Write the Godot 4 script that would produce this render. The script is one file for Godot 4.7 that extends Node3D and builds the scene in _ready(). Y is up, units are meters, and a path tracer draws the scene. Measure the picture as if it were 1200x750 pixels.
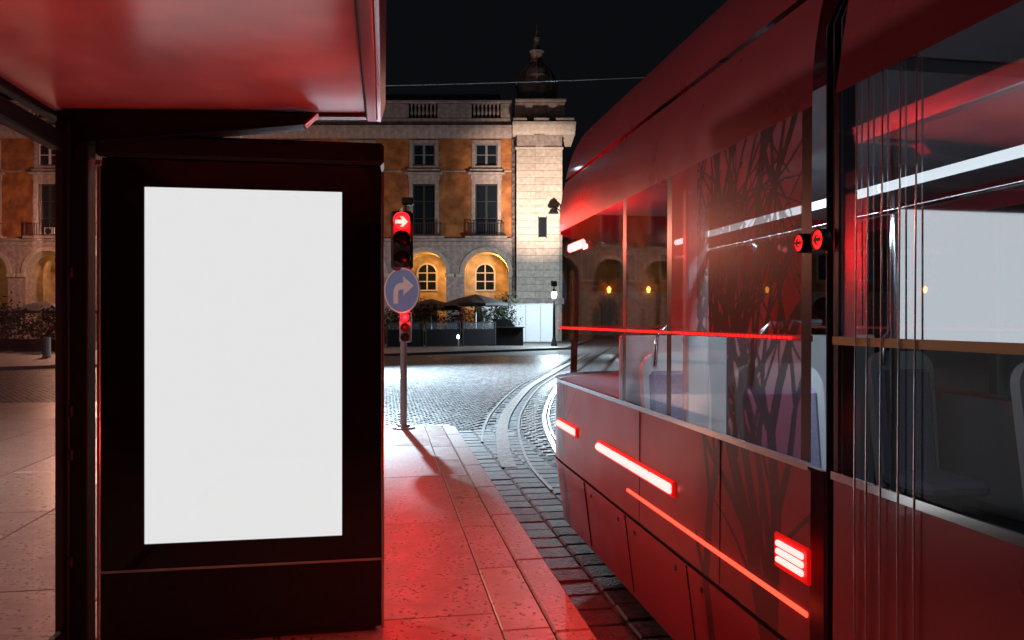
extends Node3D

const TH := 0.16515        # the street runs this much to the left of the view
var M := {}
var used := {}
var rng := RandomNumberGenerator.new()


# ---------------------------------------------------------------- mesh building
class MB:
	var v := PackedVector3Array()
	var n := PackedVector3Array()
	var uv := PackedVector2Array()
	var off := Vector3.ZERO

	func p(a: Vector3, nn: Vector3) -> void:
		v.append(a + off)
		n.append(nn)
		uv.append(Vector2(-a.z / 3.2, 1.0 - a.y / 3.2))

	func tri(a: Vector3, b: Vector3, c: Vector3) -> void:
		var nn := (c - a).cross(b - a).normalized()
		p(a, nn); p(b, nn); p(c, nn)

	func tri_o(a: Vector3, b: Vector3, c: Vector3, o: Vector3) -> void:
		if (c - a).cross(b - a).dot((a + b + c) / 3.0 - o) < 0.0:
			tri(a, c, b)
		else:
			tri(a, b, c)

	func quad(a: Vector3, b: Vector3, c: Vector3, d: Vector3, o: Vector3) -> void:
		tri_o(a, b, c, o)
		tri_o(a, c, d, o)

	func squad(a: Vector3, b: Vector3, c: Vector3, d: Vector3, na: Vector3, nb: Vector3, nc: Vector3, nd: Vector3) -> void:
		var f := (c - a).cross(b - a)
		if f.dot(na + nb + nc + nd) >= 0.0:
			p(a, na); p(b, nb); p(c, nc); p(a, na); p(c, nc); p(d, nd)
		else:
			p(a, na); p(c, nc); p(b, nb); p(a, na); p(d, nd); p(c, nc)

	func box(c: Vector3, s: Vector3, b := Basis.IDENTITY) -> MB:
		var h := s / 2.0
		var k := []
		for i in 8:
			k.append(c + b * Vector3(h.x * (1 if i & 1 else -1), h.y * (1 if i & 2 else -1), h.z * (1 if i & 4 else -1)))
		for f in [[0, 1, 3, 2], [4, 5, 7, 6], [0, 1, 5, 4], [2, 3, 7, 6], [0, 2, 6, 4], [1, 3, 7, 5]]:
			quad(k[f[0]], k[f[1]], k[f[2]], k[f[3]], c)
		return self

	# a box with chamfered edges
	func cbox(c: Vector3, s: Vector3, e: float, b := Basis.IDENTITY) -> MB:
		var h := s / 2.0
		var q := func(sx, sy, sz, ax):
			var l := Vector3(h.x - e, h.y - e, h.z - e)
			l[ax] = h[ax]
			return c + b * Vector3(l.x * sx, l.y * sy, l.z * sz)
		for ax in 3:
			for sg in [-1, 1]:
				var o := []
				for pr in [[-1, -1], [1, -1], [1, 1], [-1, 1]]:
					var d := [0, 0, 0]
					d[ax] = sg; d[(ax + 1) % 3] = pr[0]; d[(ax + 2) % 3] = pr[1]
					o.append(q.call(d[0], d[1], d[2], ax))
				quad(o[0], o[1], o[2], o[3], c)
		for ax in 3:
			var b1 := (ax + 1) % 3
			var b2 := (ax + 2) % 3
			for s1 in [-1, 1]:
				for s2 in [-1, 1]:
					var lo := [0, 0, 0]
					lo[ax] = -1; lo[b1] = s1; lo[b2] = s2
					var hi := lo.duplicate()
					hi[ax] = 1
					quad(q.call(lo[0], lo[1], lo[2], b1), q.call(hi[0], hi[1], hi[2], b1), q.call(hi[0], hi[1], hi[2], b2), q.call(lo[0], lo[1], lo[2], b2), c)
		for sx in [-1, 1]:
			for sy in [-1, 1]:
				for sz in [-1, 1]:
					tri_o(q.call(sx, sy, sz, 0), q.call(sx, sy, sz, 1), q.call(sx, sy, sz, 2), c)
		return self

	func span(a: Vector3, b: Vector3, e := 0.0) -> MB:
		var lo := Vector3(minf(a.x, b.x), minf(a.y, b.y), minf(a.z, b.z))
		var hi := Vector3(maxf(a.x, b.x), maxf(a.y, b.y), maxf(a.z, b.z))
		if e > 0.0:
			return cbox((lo + hi) / 2.0, hi - lo, e)
		return box((lo + hi) / 2.0, hi - lo)

	func tube(path: Array, rad: Variant, sides := 10, caps := true) -> MB:
		var rings := []
		var cs := []
		var up := Vector3.UP
		for i in path.size():
			var t: Vector3 = (path[mini(i + 1, path.size() - 1)] - path[maxi(i - 1, 0)]).normalized()
			if absf(t.dot(up)) > 0.95:
				up = Vector3.RIGHT if absf(t.dot(Vector3.RIGHT)) < 0.95 else Vector3.FORWARD
			var x := t.cross(up).normalized()
			var y := x.cross(t).normalized()
			up = y
			var rr: float = rad[i] if rad is Array else rad
			var ring := []
			for k in sides:
				var a := TAU * k / sides
				var d := x * cos(a) + y * sin(a)
				ring.append([path[i] + d * rr, d])
			rings.append(ring)
			cs.append(path[i])
		for i in path.size() - 1:
			for k in sides:
				var k2 := (k + 1) % sides
				var a = rings[i][k]; var b = rings[i][k2]; var c = rings[i + 1][k2]; var d = rings[i + 1][k]
				squad(a[0], b[0], c[0], d[0], a[1], b[1], c[1], d[1])
		if caps:
			for e in [[0, 1], [path.size() - 1, path.size() - 2]]:
				for k in sides:
					tri_o(cs[e[0]], rings[e[0]][k][0], rings[e[0]][(k + 1) % sides][0], cs[e[1]])
		return self

	# profile of (radius, height), turned round the y axis of the given transform
	func lathe(prof: Array, x := Transform3D.IDENTITY, sides := 20, from := 0.0, to := TAU) -> MB:
		for i in prof.size() - 1:
			var q: Vector2 = prof[i]
			var w: Vector2 = prof[i + 1]
			var dn := Vector2(w.y - q.y, q.x - w.x).normalized()
			for k in sides:
				var a0 := from + (to - from) * k / sides
				var a1 := from + (to - from) * (k + 1) / sides
				var d0 := Vector3(cos(a0), 0, sin(a0))
				var d1 := Vector3(cos(a1), 0, sin(a1))
				var n0 := x.basis * (d0 * dn.x + Vector3(0, dn.y, 0))
				var n1 := x.basis * (d1 * dn.x + Vector3(0, dn.y, 0))
				squad(x * (d0 * q.x + Vector3(0, q.y, 0)), x * (d1 * q.x + Vector3(0, q.y, 0)), x * (d1 * w.x + Vector3(0, w.y, 0)), x * (d0 * w.x + Vector3(0, w.y, 0)), n0, n1, n1, n0)
		return self

	# an outline in the x-y plane, given a thickness along z
	func prism(poly: PackedVector2Array, z0: float, z1: float, x := Transform3D.IDENTITY) -> MB:
		var idx := Geometry2D.triangulate_polygon(poly)
		var zm := (z0 + z1) / 2.0
		for z in [z0, z1]:
			for i in range(0, idx.size(), 3):
				var a := Vector3(poly[idx[i]].x, poly[idx[i]].y, z)
				var b := Vector3(poly[idx[i + 1]].x, poly[idx[i + 1]].y, z)
				var c := Vector3(poly[idx[i + 2]].x, poly[idx[i + 2]].y, z)
				var o := (a + b + c) / 3.0
				o.z = zm
				tri_o(x * a, x * b, x * c, x * o)
		var ccw := not Geometry2D.is_polygon_clockwise(poly)
		for i in poly.size():
			var a := poly[i]
			var b := poly[(i + 1) % poly.size()]
			var out := Vector2(b.y - a.y, a.x - b.x).normalized() * (1.0 if ccw else -1.0)
			var m := (a + b) / 2.0 - out
			quad(x * Vector3(a.x, a.y, z0), x * Vector3(b.x, b.y, z0), x * Vector3(b.x, b.y, z1), x * Vector3(a.x, a.y, z1), x * Vector3(m.x, m.y, zm))
		return self

	func mesh() -> ArrayMesh:
		var a := []
		a.resize(Mesh.ARRAY_MAX)
		a[Mesh.ARRAY_VERTEX] = v
		a[Mesh.ARRAY_NORMAL] = n
		a[Mesh.ARRAY_TEX_UV] = uv
		var m := ArrayMesh.new()
		m.add_surface_from_arrays(Mesh.PRIMITIVE_TRIANGLES, a)
		return m


func mb(off := Vector3.ZERO) -> MB:
	var b := MB.new()
	b.off = off
	return b


func obj(called: String, shape: Variant, m: Material, parent: Node = null) -> MeshInstance3D:
	var o := MeshInstance3D.new()
	o.mesh = shape.mesh() if shape is MB else shape
	o.material_override = m
	if parent == null:
		o.name = numbered(called)
		add_child(o)
	else:
		o.name = called
		parent.add_child(o, true)
	return o


func numbered(called: String) -> String:
	var k: int = used.get(called, 0)
	used[called] = k + 1
	return called if k == 0 else "%s_%03d" % [called, k]


func tag(o: Node, label: String, category: String, group := "") -> Node:
	o.set_meta("label", label)
	o.set_meta("category", category)
	if group != "":
		o.set_meta("group", group)
	return o


func thing(called: String, label: String, category: String, at: Vector3, turn := 0.0, group := "") -> Node3D:
	var o := Node3D.new()
	o.name = numbered(called)
	add_child(o)
	o.position = at
	o.rotation.y = turn
	tag(o, label, category, group)
	return o


func part(called: String, parent: Node) -> Node3D:
	var o := Node3D.new()
	o.name = called
	parent.add_child(o, true)
	return o


func setting(o: Node, kind := "structure") -> Node:
	o.set_meta("kind", kind)
	return o


# a point given by metres to the right of the lens, height and metres along the street
func street(r: float, y: float, s: float) -> Vector3:
	return Vector3(r * cos(TH) - s * sin(TH), y, -r * sin(TH) - s * cos(TH))


# ---------------------------------------------------------------- materials
func noise_tex(sd: int, freq: float, lo: Color, hi: Color, size := 256, octaves := 4, kind := FastNoiseLite.TYPE_SIMPLEX_SMOOTH) -> ImageTexture:
	var f := FastNoiseLite.new()
	f.seed = sd
	f.noise_type = kind
	f.frequency = freq
	f.fractal_octaves = octaves
	var g := f.get_seamless_image(size, size)
	var im := Image.create_empty(size, size, true, Image.FORMAT_RGB8)
	for y in size:
		for x in size:
			im.set_pixel(x, y, lo.lerp(hi, g.get_pixel(x, y).r))
	im.generate_mipmaps()
	return ImageTexture.create_from_image(im)


# limestone: faint clouds, and dark pits and veins
func pit_tex() -> ImageTexture:
	var size := 512
	var f := FastNoiseLite.new()
	f.seed = 41
	f.frequency = 0.012
	var g := f.get_seamless_image(size, size)
	f.seed = 42
	f.frequency = 0.07
	f.fractal_octaves = 3
	var p := f.get_seamless_image(size, size)
	f.seed = 43
	f.frequency = 0.02
	f.fractal_type = FastNoiseLite.FRACTAL_RIDGED
	var r := f.get_seamless_image(size, size)
	var im := Image.create_empty(size, size, false, Image.FORMAT_RGB8)
	for y in size:
		for x in size:
			var k := lerpf(0.82, 1.0, g.get_pixel(x, y).r)
			k *= lerpf(1.0, 0.45, smoothstep(0.66, 0.78, p.get_pixel(x, y).r) * smoothstep(0.35, 0.6, g.get_pixel(x, y).r))
			k *= lerpf(1.0, 0.8, smoothstep(0.86, 0.97, r.get_pixel(x, y).r))
			im.set_pixel(x, y, Color(k, k * 0.985, k * 0.97))
	im.generate_mipmaps()
	return ImageTexture.create_from_image(im)


func bump_tex(sd: int, freq: float, strength: float, size := 256, octaves := 5) -> ImageTexture:
	var f := FastNoiseLite.new()
	f.seed = sd
	f.frequency = freq
	f.fractal_octaves = octaves
	var g := f.get_seamless_image(size, size)
	g.convert(Image.FORMAT_RGBA8)
	g.bump_map_to_normal_map(strength)
	return ImageTexture.create_from_image(g)


func lin(r: float, g: float, b: float, a := 1.0) -> Color:
	var c := Color(r, g, b).linear_to_srgb()
	c.a = a
	return c


func mat(called: String, c: Color, rough := 0.6, metal := 0.0) -> StandardMaterial3D:
	var m := StandardMaterial3D.new()
	m.resource_name = called
	m.albedo_color = c
	m.roughness = rough
	m.metallic = metal
	M[called] = m
	return m


func grain(m: StandardMaterial3D, tex: Texture2D, scale := 1.0, bump: Texture2D = null, depth := 1.0, world := true) -> StandardMaterial3D:
	m.albedo_texture = tex
	m.uv1_triplanar = true
	m.uv1_world_triplanar = world
	m.uv1_scale = Vector3.ONE * scale
	if bump:
		m.normal_enabled = true
		m.normal_texture = bump
		m.normal_scale = depth
	return m


func glow(called: String, c: Color, energy: float) -> StandardMaterial3D:
	var m := mat(called, c, 0.4)
	m.emission_enabled = true
	m.emission = c
	m.emission_energy_multiplier = energy
	return m


func pane(called: String, c: Color, alpha: float) -> StandardMaterial3D:
	var m := mat(called, c, 0.02)
	m.albedo_color.a = alpha
	m.transparency = BaseMaterial3D.TRANSPARENCY_ALPHA
	return m


# glass with a thin reflecting coat: a share of it mirrors, the rest lets light through
func coated(called: String, c: Color, alpha: float, tex: Texture2D = null, metal := 1.0, rough := 0.03) -> StandardMaterial3D:
	var m := mat(called, c, rough, metal)
	m.albedo_color.a = alpha
	m.transparency = BaseMaterial3D.TRANSPARENCY_ALPHA
	if tex == null:
		var im := Image.create_empty(4, 4, false, Image.FORMAT_RGBA8)
		im.fill(Color.WHITE)
		tex = ImageTexture.create_from_image(im)
	m.albedo_texture = tex
	return m


func stamp(im: Image, a: Vector2, b: Vector2, w0: float, w1: float, c: Color) -> void:
	var n := int(a.distance_to(b)) + 1
	for i in n:
		var t := float(i) / n
		var q := a.lerp(b, t)
		var w := lerpf(w0, w1, t)
		im.fill_rect(Rect2i(int(q.x - w / 2), int(q.y - w / 4), maxi(1, int(w)), maxi(1, int(w / 2))), c)


func branch(im: Image, at: Vector2, ang: float, len: float, w: float, c: Color, depth: int) -> void:
	var q := at
	var a := ang
	for k in 4:
		a += rng.randf_range(-0.22, 0.22)
		var q2 := q + Vector2(sin(a), -cos(a)) * len / 4.0
		stamp(im, q, q2, lerpf(w, w * 0.55, k / 4.0), lerpf(w, w * 0.55, (k + 1) / 4.0), c)
		if depth > 0 and rng.randf() < 0.75:
			branch(im, q2, a + rng.randf_range(0.35, 0.8) * (1 if rng.randf() < 0.5 else -1), len * rng.randf_range(0.5, 0.75), w * 0.5, c, depth - 1)
		q = q2
	if depth > 0:
		branch(im, q, a + 0.3, len * 0.6, w * 0.55, c, depth - 1)
		branch(im, q, a - 0.35, len * 0.6, w * 0.5, c, depth - 1)


# the livery print: dark bare branches on red
func branches_tex(ground: Color, ink: Color) -> ImageTexture:
	var im := Image.create_empty(1024, 1024, false, Image.FORMAT_RGBA8)
	im.fill(ground)
	rng.seed = 77
	for k in 6:
		branch(im, Vector2(rng.randf_range(700, 1180), rng.randf_range(900, 1040)), rng.randf_range(-0.25, 0.25), rng.randf_range(330, 520), rng.randf_range(22, 46), ink, 2)
	for k in 3:
		branch(im, Vector2(rng.randf_range(720, 1150), rng.randf_range(200, 330)), rng.randf_range(2.8, 3.5), rng.randf_range(120, 260), rng.randf_range(10, 22), ink, 2)
	im.generate_mipmaps()
	return ImageTexture.create_from_image(im)


func make_materials() -> void:
	var n_soft := noise_tex(3, 0.012, Color(0.72, 0.72, 0.72), Color(1, 1, 1))
	var n_fine := noise_tex(5, 0.06, Color(0.78, 0.77, 0.76), Color(1, 1, 1))
	var n_blot := noise_tex(9, 0.02, Color(0.45, 0.43, 0.42), Color(1.0, 1.0, 1.0), 512, 6)
	var b_stone := bump_tex(11, 0.05, 6.0)
	var b_fine := bump_tex(13, 0.12, 3.0)
	var n_wash := noise_tex(15, 0.02, Color(0.82, 0.8, 0.78), Color(1, 1, 1), 256, 5)
	var n_stain := noise_tex(23, 0.016, Color(0.66, 0.6, 0.6), Color(1.1, 1.1, 1.1), 512, 6)
	var n_pit := pit_tex()
	var n_rough := noise_tex(19, 0.025, Color(0.7, 0.7, 0.7), Color(1, 1, 1), 256, 5)
	# street
	grain(mat("pavement_stone", lin(0.46, 0.42, 0.38), 0.34), n_pit, 0.5, b_fine, 0.025)
	grain(mat("pavement_stone_b", lin(0.42, 0.38, 0.35), 0.4), n_pit, 0.62, b_fine, 0.03)
	grain(mat("pavement_stone_c", lin(0.5, 0.46, 0.41), 0.3), n_pit, 0.41, b_fine, 0.02)
	for k in ["pavement_stone", "pavement_stone_b", "pavement_stone_c"]:
		M[k].roughness *= 1.25
		M[k].roughness_texture = n_rough
	grain(mat("kerb_stone", lin(0.4, 0.38, 0.36), 0.45), n_pit, 0.8, b_fine, 0.08)
	grain(mat("mortar", lin(0.06, 0.055, 0.05), 0.9), n_fine, 1.0)
	grain(mat("road_base", lin(0.07, 0.07, 0.072), 0.75), n_blot, 0.3, b_stone, 0.7)
	grain(mat("sett", lin(0.17, 0.17, 0.175), 0.4), n_blot, 0.8, b_fine, 0.2)
	M.sett.vertex_color_use_as_albedo = true
	grain(mat("gutter_stone", lin(0.085, 0.082, 0.08), 0.5), n_blot, 1.1, b_fine, 0.35)
	grain(mat("gutter_stone_b", lin(0.12, 0.115, 0.11), 0.55), n_blot, 0.9, b_fine, 0.35)
	grain(mat("pale_band", lin(0.27, 0.235, 0.22), 0.45), n_blot, 0.9, b_fine, 0.3)
	grain(mat("rail_steel", lin(0.5, 0.48, 0.46), 0.25, 0.9), n_fine, 2.0)
	grain(mat("plaza_stone", lin(0.2, 0.19, 0.18), 0.6), n_blot, 0.3)
	# shelter
	grain(mat("dark_metal", lin(0.012, 0.016, 0.022), 0.5), n_fine, 1.4, b_fine, 0.1)
	M.dark_metal.metallic_specular = 0.3
	grain(mat("panel_metal", lin(0.018, 0.024, 0.032), 0.42), n_fine, 1.1, b_fine, 0.08)
	M.panel_metal.metallic_specular = 0.35
	mat("bezel", lin(0.007, 0.0075, 0.0095), 0.16)
	M.bezel.metallic_specular = 0.3
	mat("edge_chrome", lin(0.55, 0.53, 0.52), 0.22, 0.9)
	mat("rubber", lin(0.012, 0.012, 0.014), 0.7)
	grain(mat("canopy_sheet", lin(0.68, 0.22, 0.21), 0.26), n_soft, 0.35)  # red light is put into this colour; the sheet itself is pale
	M.canopy_sheet.backlight_enabled = true
	M.canopy_sheet.backlight = Color(0.1, 0.03, 0.03)
	mat("canopy_frame", lin(0.2, 0.09, 0.1), 0.3, 0.2)
	pane("cover_glass", Color(0.9, 0.9, 0.9), 0.0)
	M.cover_glass.metallic_specular = 0.3
	mat("red_plastic", lin(0.6, 0.03, 0.05), 0.2)
	pane("shelter_glass", Color(0.9, 0.88, 0.88), 0.01)
	M.shelter_glass.metallic_specular = 0.32
	glow("screen_white", Color(1, 1, 1), 0.8)
	M.screen_white.albedo_color = Color(0.02, 0.02, 0.02)
	M.screen_white.roughness = 0.2
	# signal and sign
	grain(mat("galvanised", lin(0.42, 0.43, 0.44), 0.4, 0.3), n_fine, 3.0)
	mat("signal_black", lin(0.014, 0.014, 0.015), 0.45)
	mat("lens_dark", lin(0.03, 0.025, 0.02), 0.15)
	mat("sign_blue", lin(0.2, 0.36, 0.68), 0.4)
	mat("sign_white", lin(0.78, 0.78, 0.76), 0.35)
	mat("repeater_white", lin(0.35, 0.33, 0.33), 0.5)
	glow("lens_red", Color(1.0, 0.03, 0.05), 1.3)
	glow("red_lamp", Color(1.0, 0.05, 0.07), 8.0)
	glow("red_lamp_core", Color(1.0, 0.42, 0.36), 5.0)
	# tram
	var print_body := branches_tex(lin(0.4, 0.026, 0.028), lin(0.09, 0.007, 0.01))
	var print_film := branches_tex(Color(0.8, 0.16, 0.17, 0.7), Color(0.3, 0.05, 0.08, 0.9))
	mat("tram_red", lin(0.34, 0.05, 0.062), 0.28)
	M.tram_red.clearcoat_enabled = true
	M.tram_red.clearcoat = 0.4
	M.tram_red.clearcoat_roughness = 0.05
	mat("tram_print", Color.WHITE, 0.36)
	M.tram_print.albedo_texture = print_body
	M.tram_print.clearcoat_enabled = true
	M.tram_print.clearcoat = 0.25
	M.tram_print.clearcoat_roughness = 0.12
	M.tram_red.roughness_texture = n_rough
	M.tram_red.roughness = 0.36
	M.tram_print.roughness_texture = n_rough
	M.tram_print.roughness = 0.46
	mat("tram_dark", lin(0.035, 0.012, 0.016), 0.25)
	mat("tram_black", lin(0.01, 0.01, 0.012), 0.5)
	mat("bellows", lin(0.014, 0.013, 0.016), 0.5)
	mat("bellows_glint", lin(0.2, 0.15, 0.17), 0.35)  # pale tone standing for light on the fold ridges
	coated("tram_glass", Color(0.9, 0.92, 0.95), 0.2)
	coated("tram_mirror_glass", Color(0.92, 0.96, 1.0), 0.62)
	coated("tram_film", Color.WHITE, 1.0, print_film, 0.0, 0.3)
	M.tram_film.metallic_specular = 0.35
	M.tram_film.backlight_enabled = true
	M.tram_film.backlight = Color(0.8, 0.2, 0.2)
	coated("tram_tint", Color(0.03, 0.03, 0.035), 0.88, null, 0.0, 0.1)
	M.tram_tint.metallic_specular = 0.22
	mat("tram_inside", lin(0.22, 0.22, 0.24), 0.6)
	mat("tram_floor", lin(0.06, 0.06, 0.065), 0.6)
	grain(mat("seat_cloth", lin(0.3, 0.27, 0.42), 0.8), n_fine, 4.0)
	mat("seat_shell", lin(0.55, 0.56, 0.58), 0.35)
	mat("pale_board", lin(0.6, 0.62, 0.64), 0.4)
	mat("chrome", lin(0.7, 0.7, 0.72), 0.15, 1.0)
	mat("yellow_bar", lin(0.55, 0.4, 0.06), 0.4)
	glow("tube_white", Color(0.9, 0.96, 1.0), 2.2)
	glow("reflected_red", Color(1.0, 0.06, 0.07), 4.0)  # glow for the reflections of the red signal
	glow("trail_glow", Color(1.0, 0.55, 0.53), 3.2)  # glow of the light trails and flare built as bars
	glow("lamp_halo", Color(1.0, 0.05, 0.04), 0.5)  # red glow imitating the halo round the bars
	glow("trail_strip_glow", Color(1.0, 0.26, 0.18), 3.0)
	# buildings
	grain(mat("ochre", lin(0.42, 0.165, 0.045), 0.85), n_stain, 0.09, b_stone, 0.3)
	grain(mat("stone_trim", lin(0.44, 0.37, 0.34), 0.75), n_soft, 0.6, b_stone, 0.4)
	grain(mat("stone_dark", lin(0.2, 0.17, 0.16), 0.85), n_blot, 0.25, b_stone, 0.8)
	grain(mat("pale_stone", lin(0.58, 0.53, 0.47), 0.7), n_wash, 0.5, b_fine, 0.3)
	grain(mat("pale_stone_b", lin(0.53, 0.48, 0.42), 0.7), n_wash, 0.4, b_fine, 0.35)
	grain(mat("arcade_plaster", lin(0.66, 0.52, 0.3), 0.8), n_soft, 0.3)
	grain(mat("roof_tile", lin(0.1, 0.06, 0.05), 0.8), n_blot, 0.3, b_stone, 1.0)
	mat("sash_green", lin(0.02, 0.03, 0.03), 0.5)
	mat("sash_grey", lin(0.2, 0.22, 0.23), 0.5)
	mat("sash_white", lin(0.6, 0.6, 0.58), 0.5)
	mat("window_glass", lin(0.012, 0.016, 0.022), 0.06)
	mat("iron", lin(0.012, 0.012, 0.014), 0.5)
	glow("lantern_warm", Color(1.0, 0.62, 0.28), 6.0)
	glow("lantern_white", Color(0.85, 0.94, 1.0), 9.0)
	# plaza
	grain(mat("parasol_cloth", lin(0.05, 0.045, 0.045), 0.85), n_fine, 2.0)
	mat("planter_box", lin(0.012, 0.011, 0.012), 0.9)
	M.planter_box.metallic_specular = 0.25
	mat("white_board", lin(0.78, 0.8, 0.82), 0.5)
	mat("white_paint", lin(0.7, 0.68, 0.66), 0.5)
	mat("leaf", lin(0.02, 0.03, 0.014), 0.8)
	M.leaf.vertex_color_use_as_albedo = true
	mat("bark", lin(0.06, 0.045, 0.035), 0.9)
	pane("screen_glass", Color(0.5, 0.52, 0.55), 0.25)


func omni(parent: Node, at: Vector3, c: Color, e: float, size := 0.1) -> OmniLight3D:
	var l := OmniLight3D.new()
	l.name = "light"
	parent.add_child(l, true)
	l.position = at
	l.light_color = c
	l.light_energy = e
	l.light_size = size
	l.omni_range = 120.0
	l.omni_attenuation = 2.0
	l.shadow_enabled = true
	return l


func spot(parent: Node, at: Vector3, to: Vector3, c: Color, e: float, angle := 60.0, size := 0.15) -> SpotLight3D:
	var l := SpotLight3D.new()
	l.name = "light"
	parent.add_child(l, true)
	var d := (to - at).normalized()
	l.transform = Transform3D(Basis.looking_at(d, Vector3.UP if absf(d.y) < 0.98 else Vector3.FORWARD), at)
	l.light_color = c
	l.light_energy = e
	l.spot_angle = angle
	l.spot_angle_attenuation = 0.6
	l.light_size = size
	l.spot_range = 150.0
	l.spot_attenuation = 2.0
	l.shadow_enabled = true
	return l


func area(parent: Node, at: Vector3, facing: Vector3, w: float, h: float, c: Color, e: float) -> AreaLight3D:
	var l := AreaLight3D.new()
	l.name = "light"
	parent.add_child(l, true)
	l.transform = Transform3D(Basis.looking_at(facing, Vector3.UP if absf(facing.y) < 0.98 else Vector3.FORWARD), at)
	l.area_size = Vector2(w, h)
	l.light_color = c
	l.light_energy = e
	l.area_range = 60.0
	l.area_attenuation = 2.0
	l.shadow_enabled = true
	return l


func _ready() -> void:
	# ------------------------------------------------ camera, sky, light
	var cam := Camera3D.new()
	cam.name = "camera"
	add_child(cam)
	cam.position = Vector3(0, 1.6, 0)
	cam.fov = 45.24
	cam.near = 0.05
	cam.far = 600.0
	cam.current = true
	var env := Environment.new()
	var sm := ProceduralSkyMaterial.new()
	sm.sky_top_color = Color(0.044, 0.046, 0.058)
	sm.sky_horizon_color = Color(0.05, 0.052, 0.064)
	sm.ground_bottom_color = Color(0.04, 0.04, 0.045)
	sm.ground_horizon_color = Color(0.05, 0.05, 0.055)
	var sky := Sky.new()
	sky.sky_material = sm
	env.background_mode = Environment.BG_SKY
	env.sky = sky
	env.tonemap_mode = Environment.TONE_MAPPER_LINEAR
	env.tonemap_exposure = 1.0
	env.sdfgi_enabled = true
	env.ssao_enabled = true
	env.ssil_enabled = true
	var we := WorldEnvironment.new()
	we.name = "environment"
	we.environment = env
	add_child(we)
	var moon := DirectionalLight3D.new()
	moon.name = "moon"
	add_child(moon)
	moon.rotation_degrees = Vector3(-55, 200, 0)
	moon.light_color = Color(0.75, 0.83, 1.0)
	moon.light_energy = 0.006
	moon.light_angular_distance = 2.0
	moon.shadow_enabled = true

	make_materials()
	build_ground()
	build_street_lamps()
	build_long_building()
	build_pavilion()
	build_far_building()
	build_shelter()
	build_signal()
	build_tram()
	build_plaza()


# ---------------------------------------------------------------- the ground
func rail_at(s: float) -> Vector2:      # (r, slope) of the left rail at s
	var pts := [[-30.0, 2.11], [8.0, 2.11], [9.2, 2.16], [10.5, 2.32], [12.2, 2.58], [14.0, 2.95], [17.0, 3.72], [20.0, 4.6], [30.0, 8.1], [50.0, 15.3], [70.0, 22.7]]
	for i in range(1, pts.size()):
		if s <= pts[i][0] or i == pts.size() - 1:
			var a = pts[maxi(i - 2, 0)]; var b = pts[i - 1]; var c = pts[i]; var d = pts[mini(i + 1, pts.size() - 1)]
			var h: float = c[0] - b[0]
			var t: float = (s - b[0]) / h
			var m0: float = (c[1] - a[1]) / (c[0] - a[0]) * h if c[0] != a[0] else 0.0
			var m1: float = (d[1] - b[1]) / (d[0] - b[0]) * h
			if i == 1:
				m0 = 0.0; m1 = 0.0
			if i == 2:
				m0 = 0.0
			var t2 := t * t
			var t3 := t2 * t
			var y: float = (2 * t3 - 3 * t2 + 1) * b[1] + (t3 - 2 * t2 + t) * m0 + (-2 * t3 + 3 * t2) * c[1] + (t3 - t2) * m1
			var dy: float = ((6 * t2 - 6 * t) * b[1] + (3 * t2 - 4 * t + 1) * m0 + (-6 * t2 + 6 * t) * c[1] + (3 * t2 - 2 * t) * m1) / h
			return Vector2(y, dy)
	return Vector2(2.11, 0)


func along(s: float, o: float, y: float) -> Vector3:     # a point o metres to the right of the left rail, in street axes (r, y, -s)
	var q := rail_at(s)
	var k := sqrt(1.0 + q.y * q.y)
	return Vector3(q.x + o / k, y, -(s - o * q.y / k))


func ribbon(o0: float, o1: float, y0: float, y1: float, s0: float, s1: float, step: float) -> MB:
	var b := mb()
	var s := s0
	while s < s1 - 0.001:
		var e := minf(s + step, s1)
		var a0 := along(s, o0, y1); var a1 := along(s, o1, y1); var c0 := along(e, o0, y1); var c1 := along(e, o1, y1)
		var mid := (a0 + a1 + c0 + c1) / 4.0 - Vector3(0, 0.5, 0)
		b.quad(a0, a1, c1, c0, mid)
		var dn := Vector3(0, y0 - y1, 0)
		mid = (a0 + a1 + c0 + c1) / 4.0 + dn / 2.0
		b.quad(a0, c0, c0 + dn, a0 + dn, mid)
		b.quad(a1, c1, c1 + dn, a1 + dn, mid)
		s = e
	return b


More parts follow.
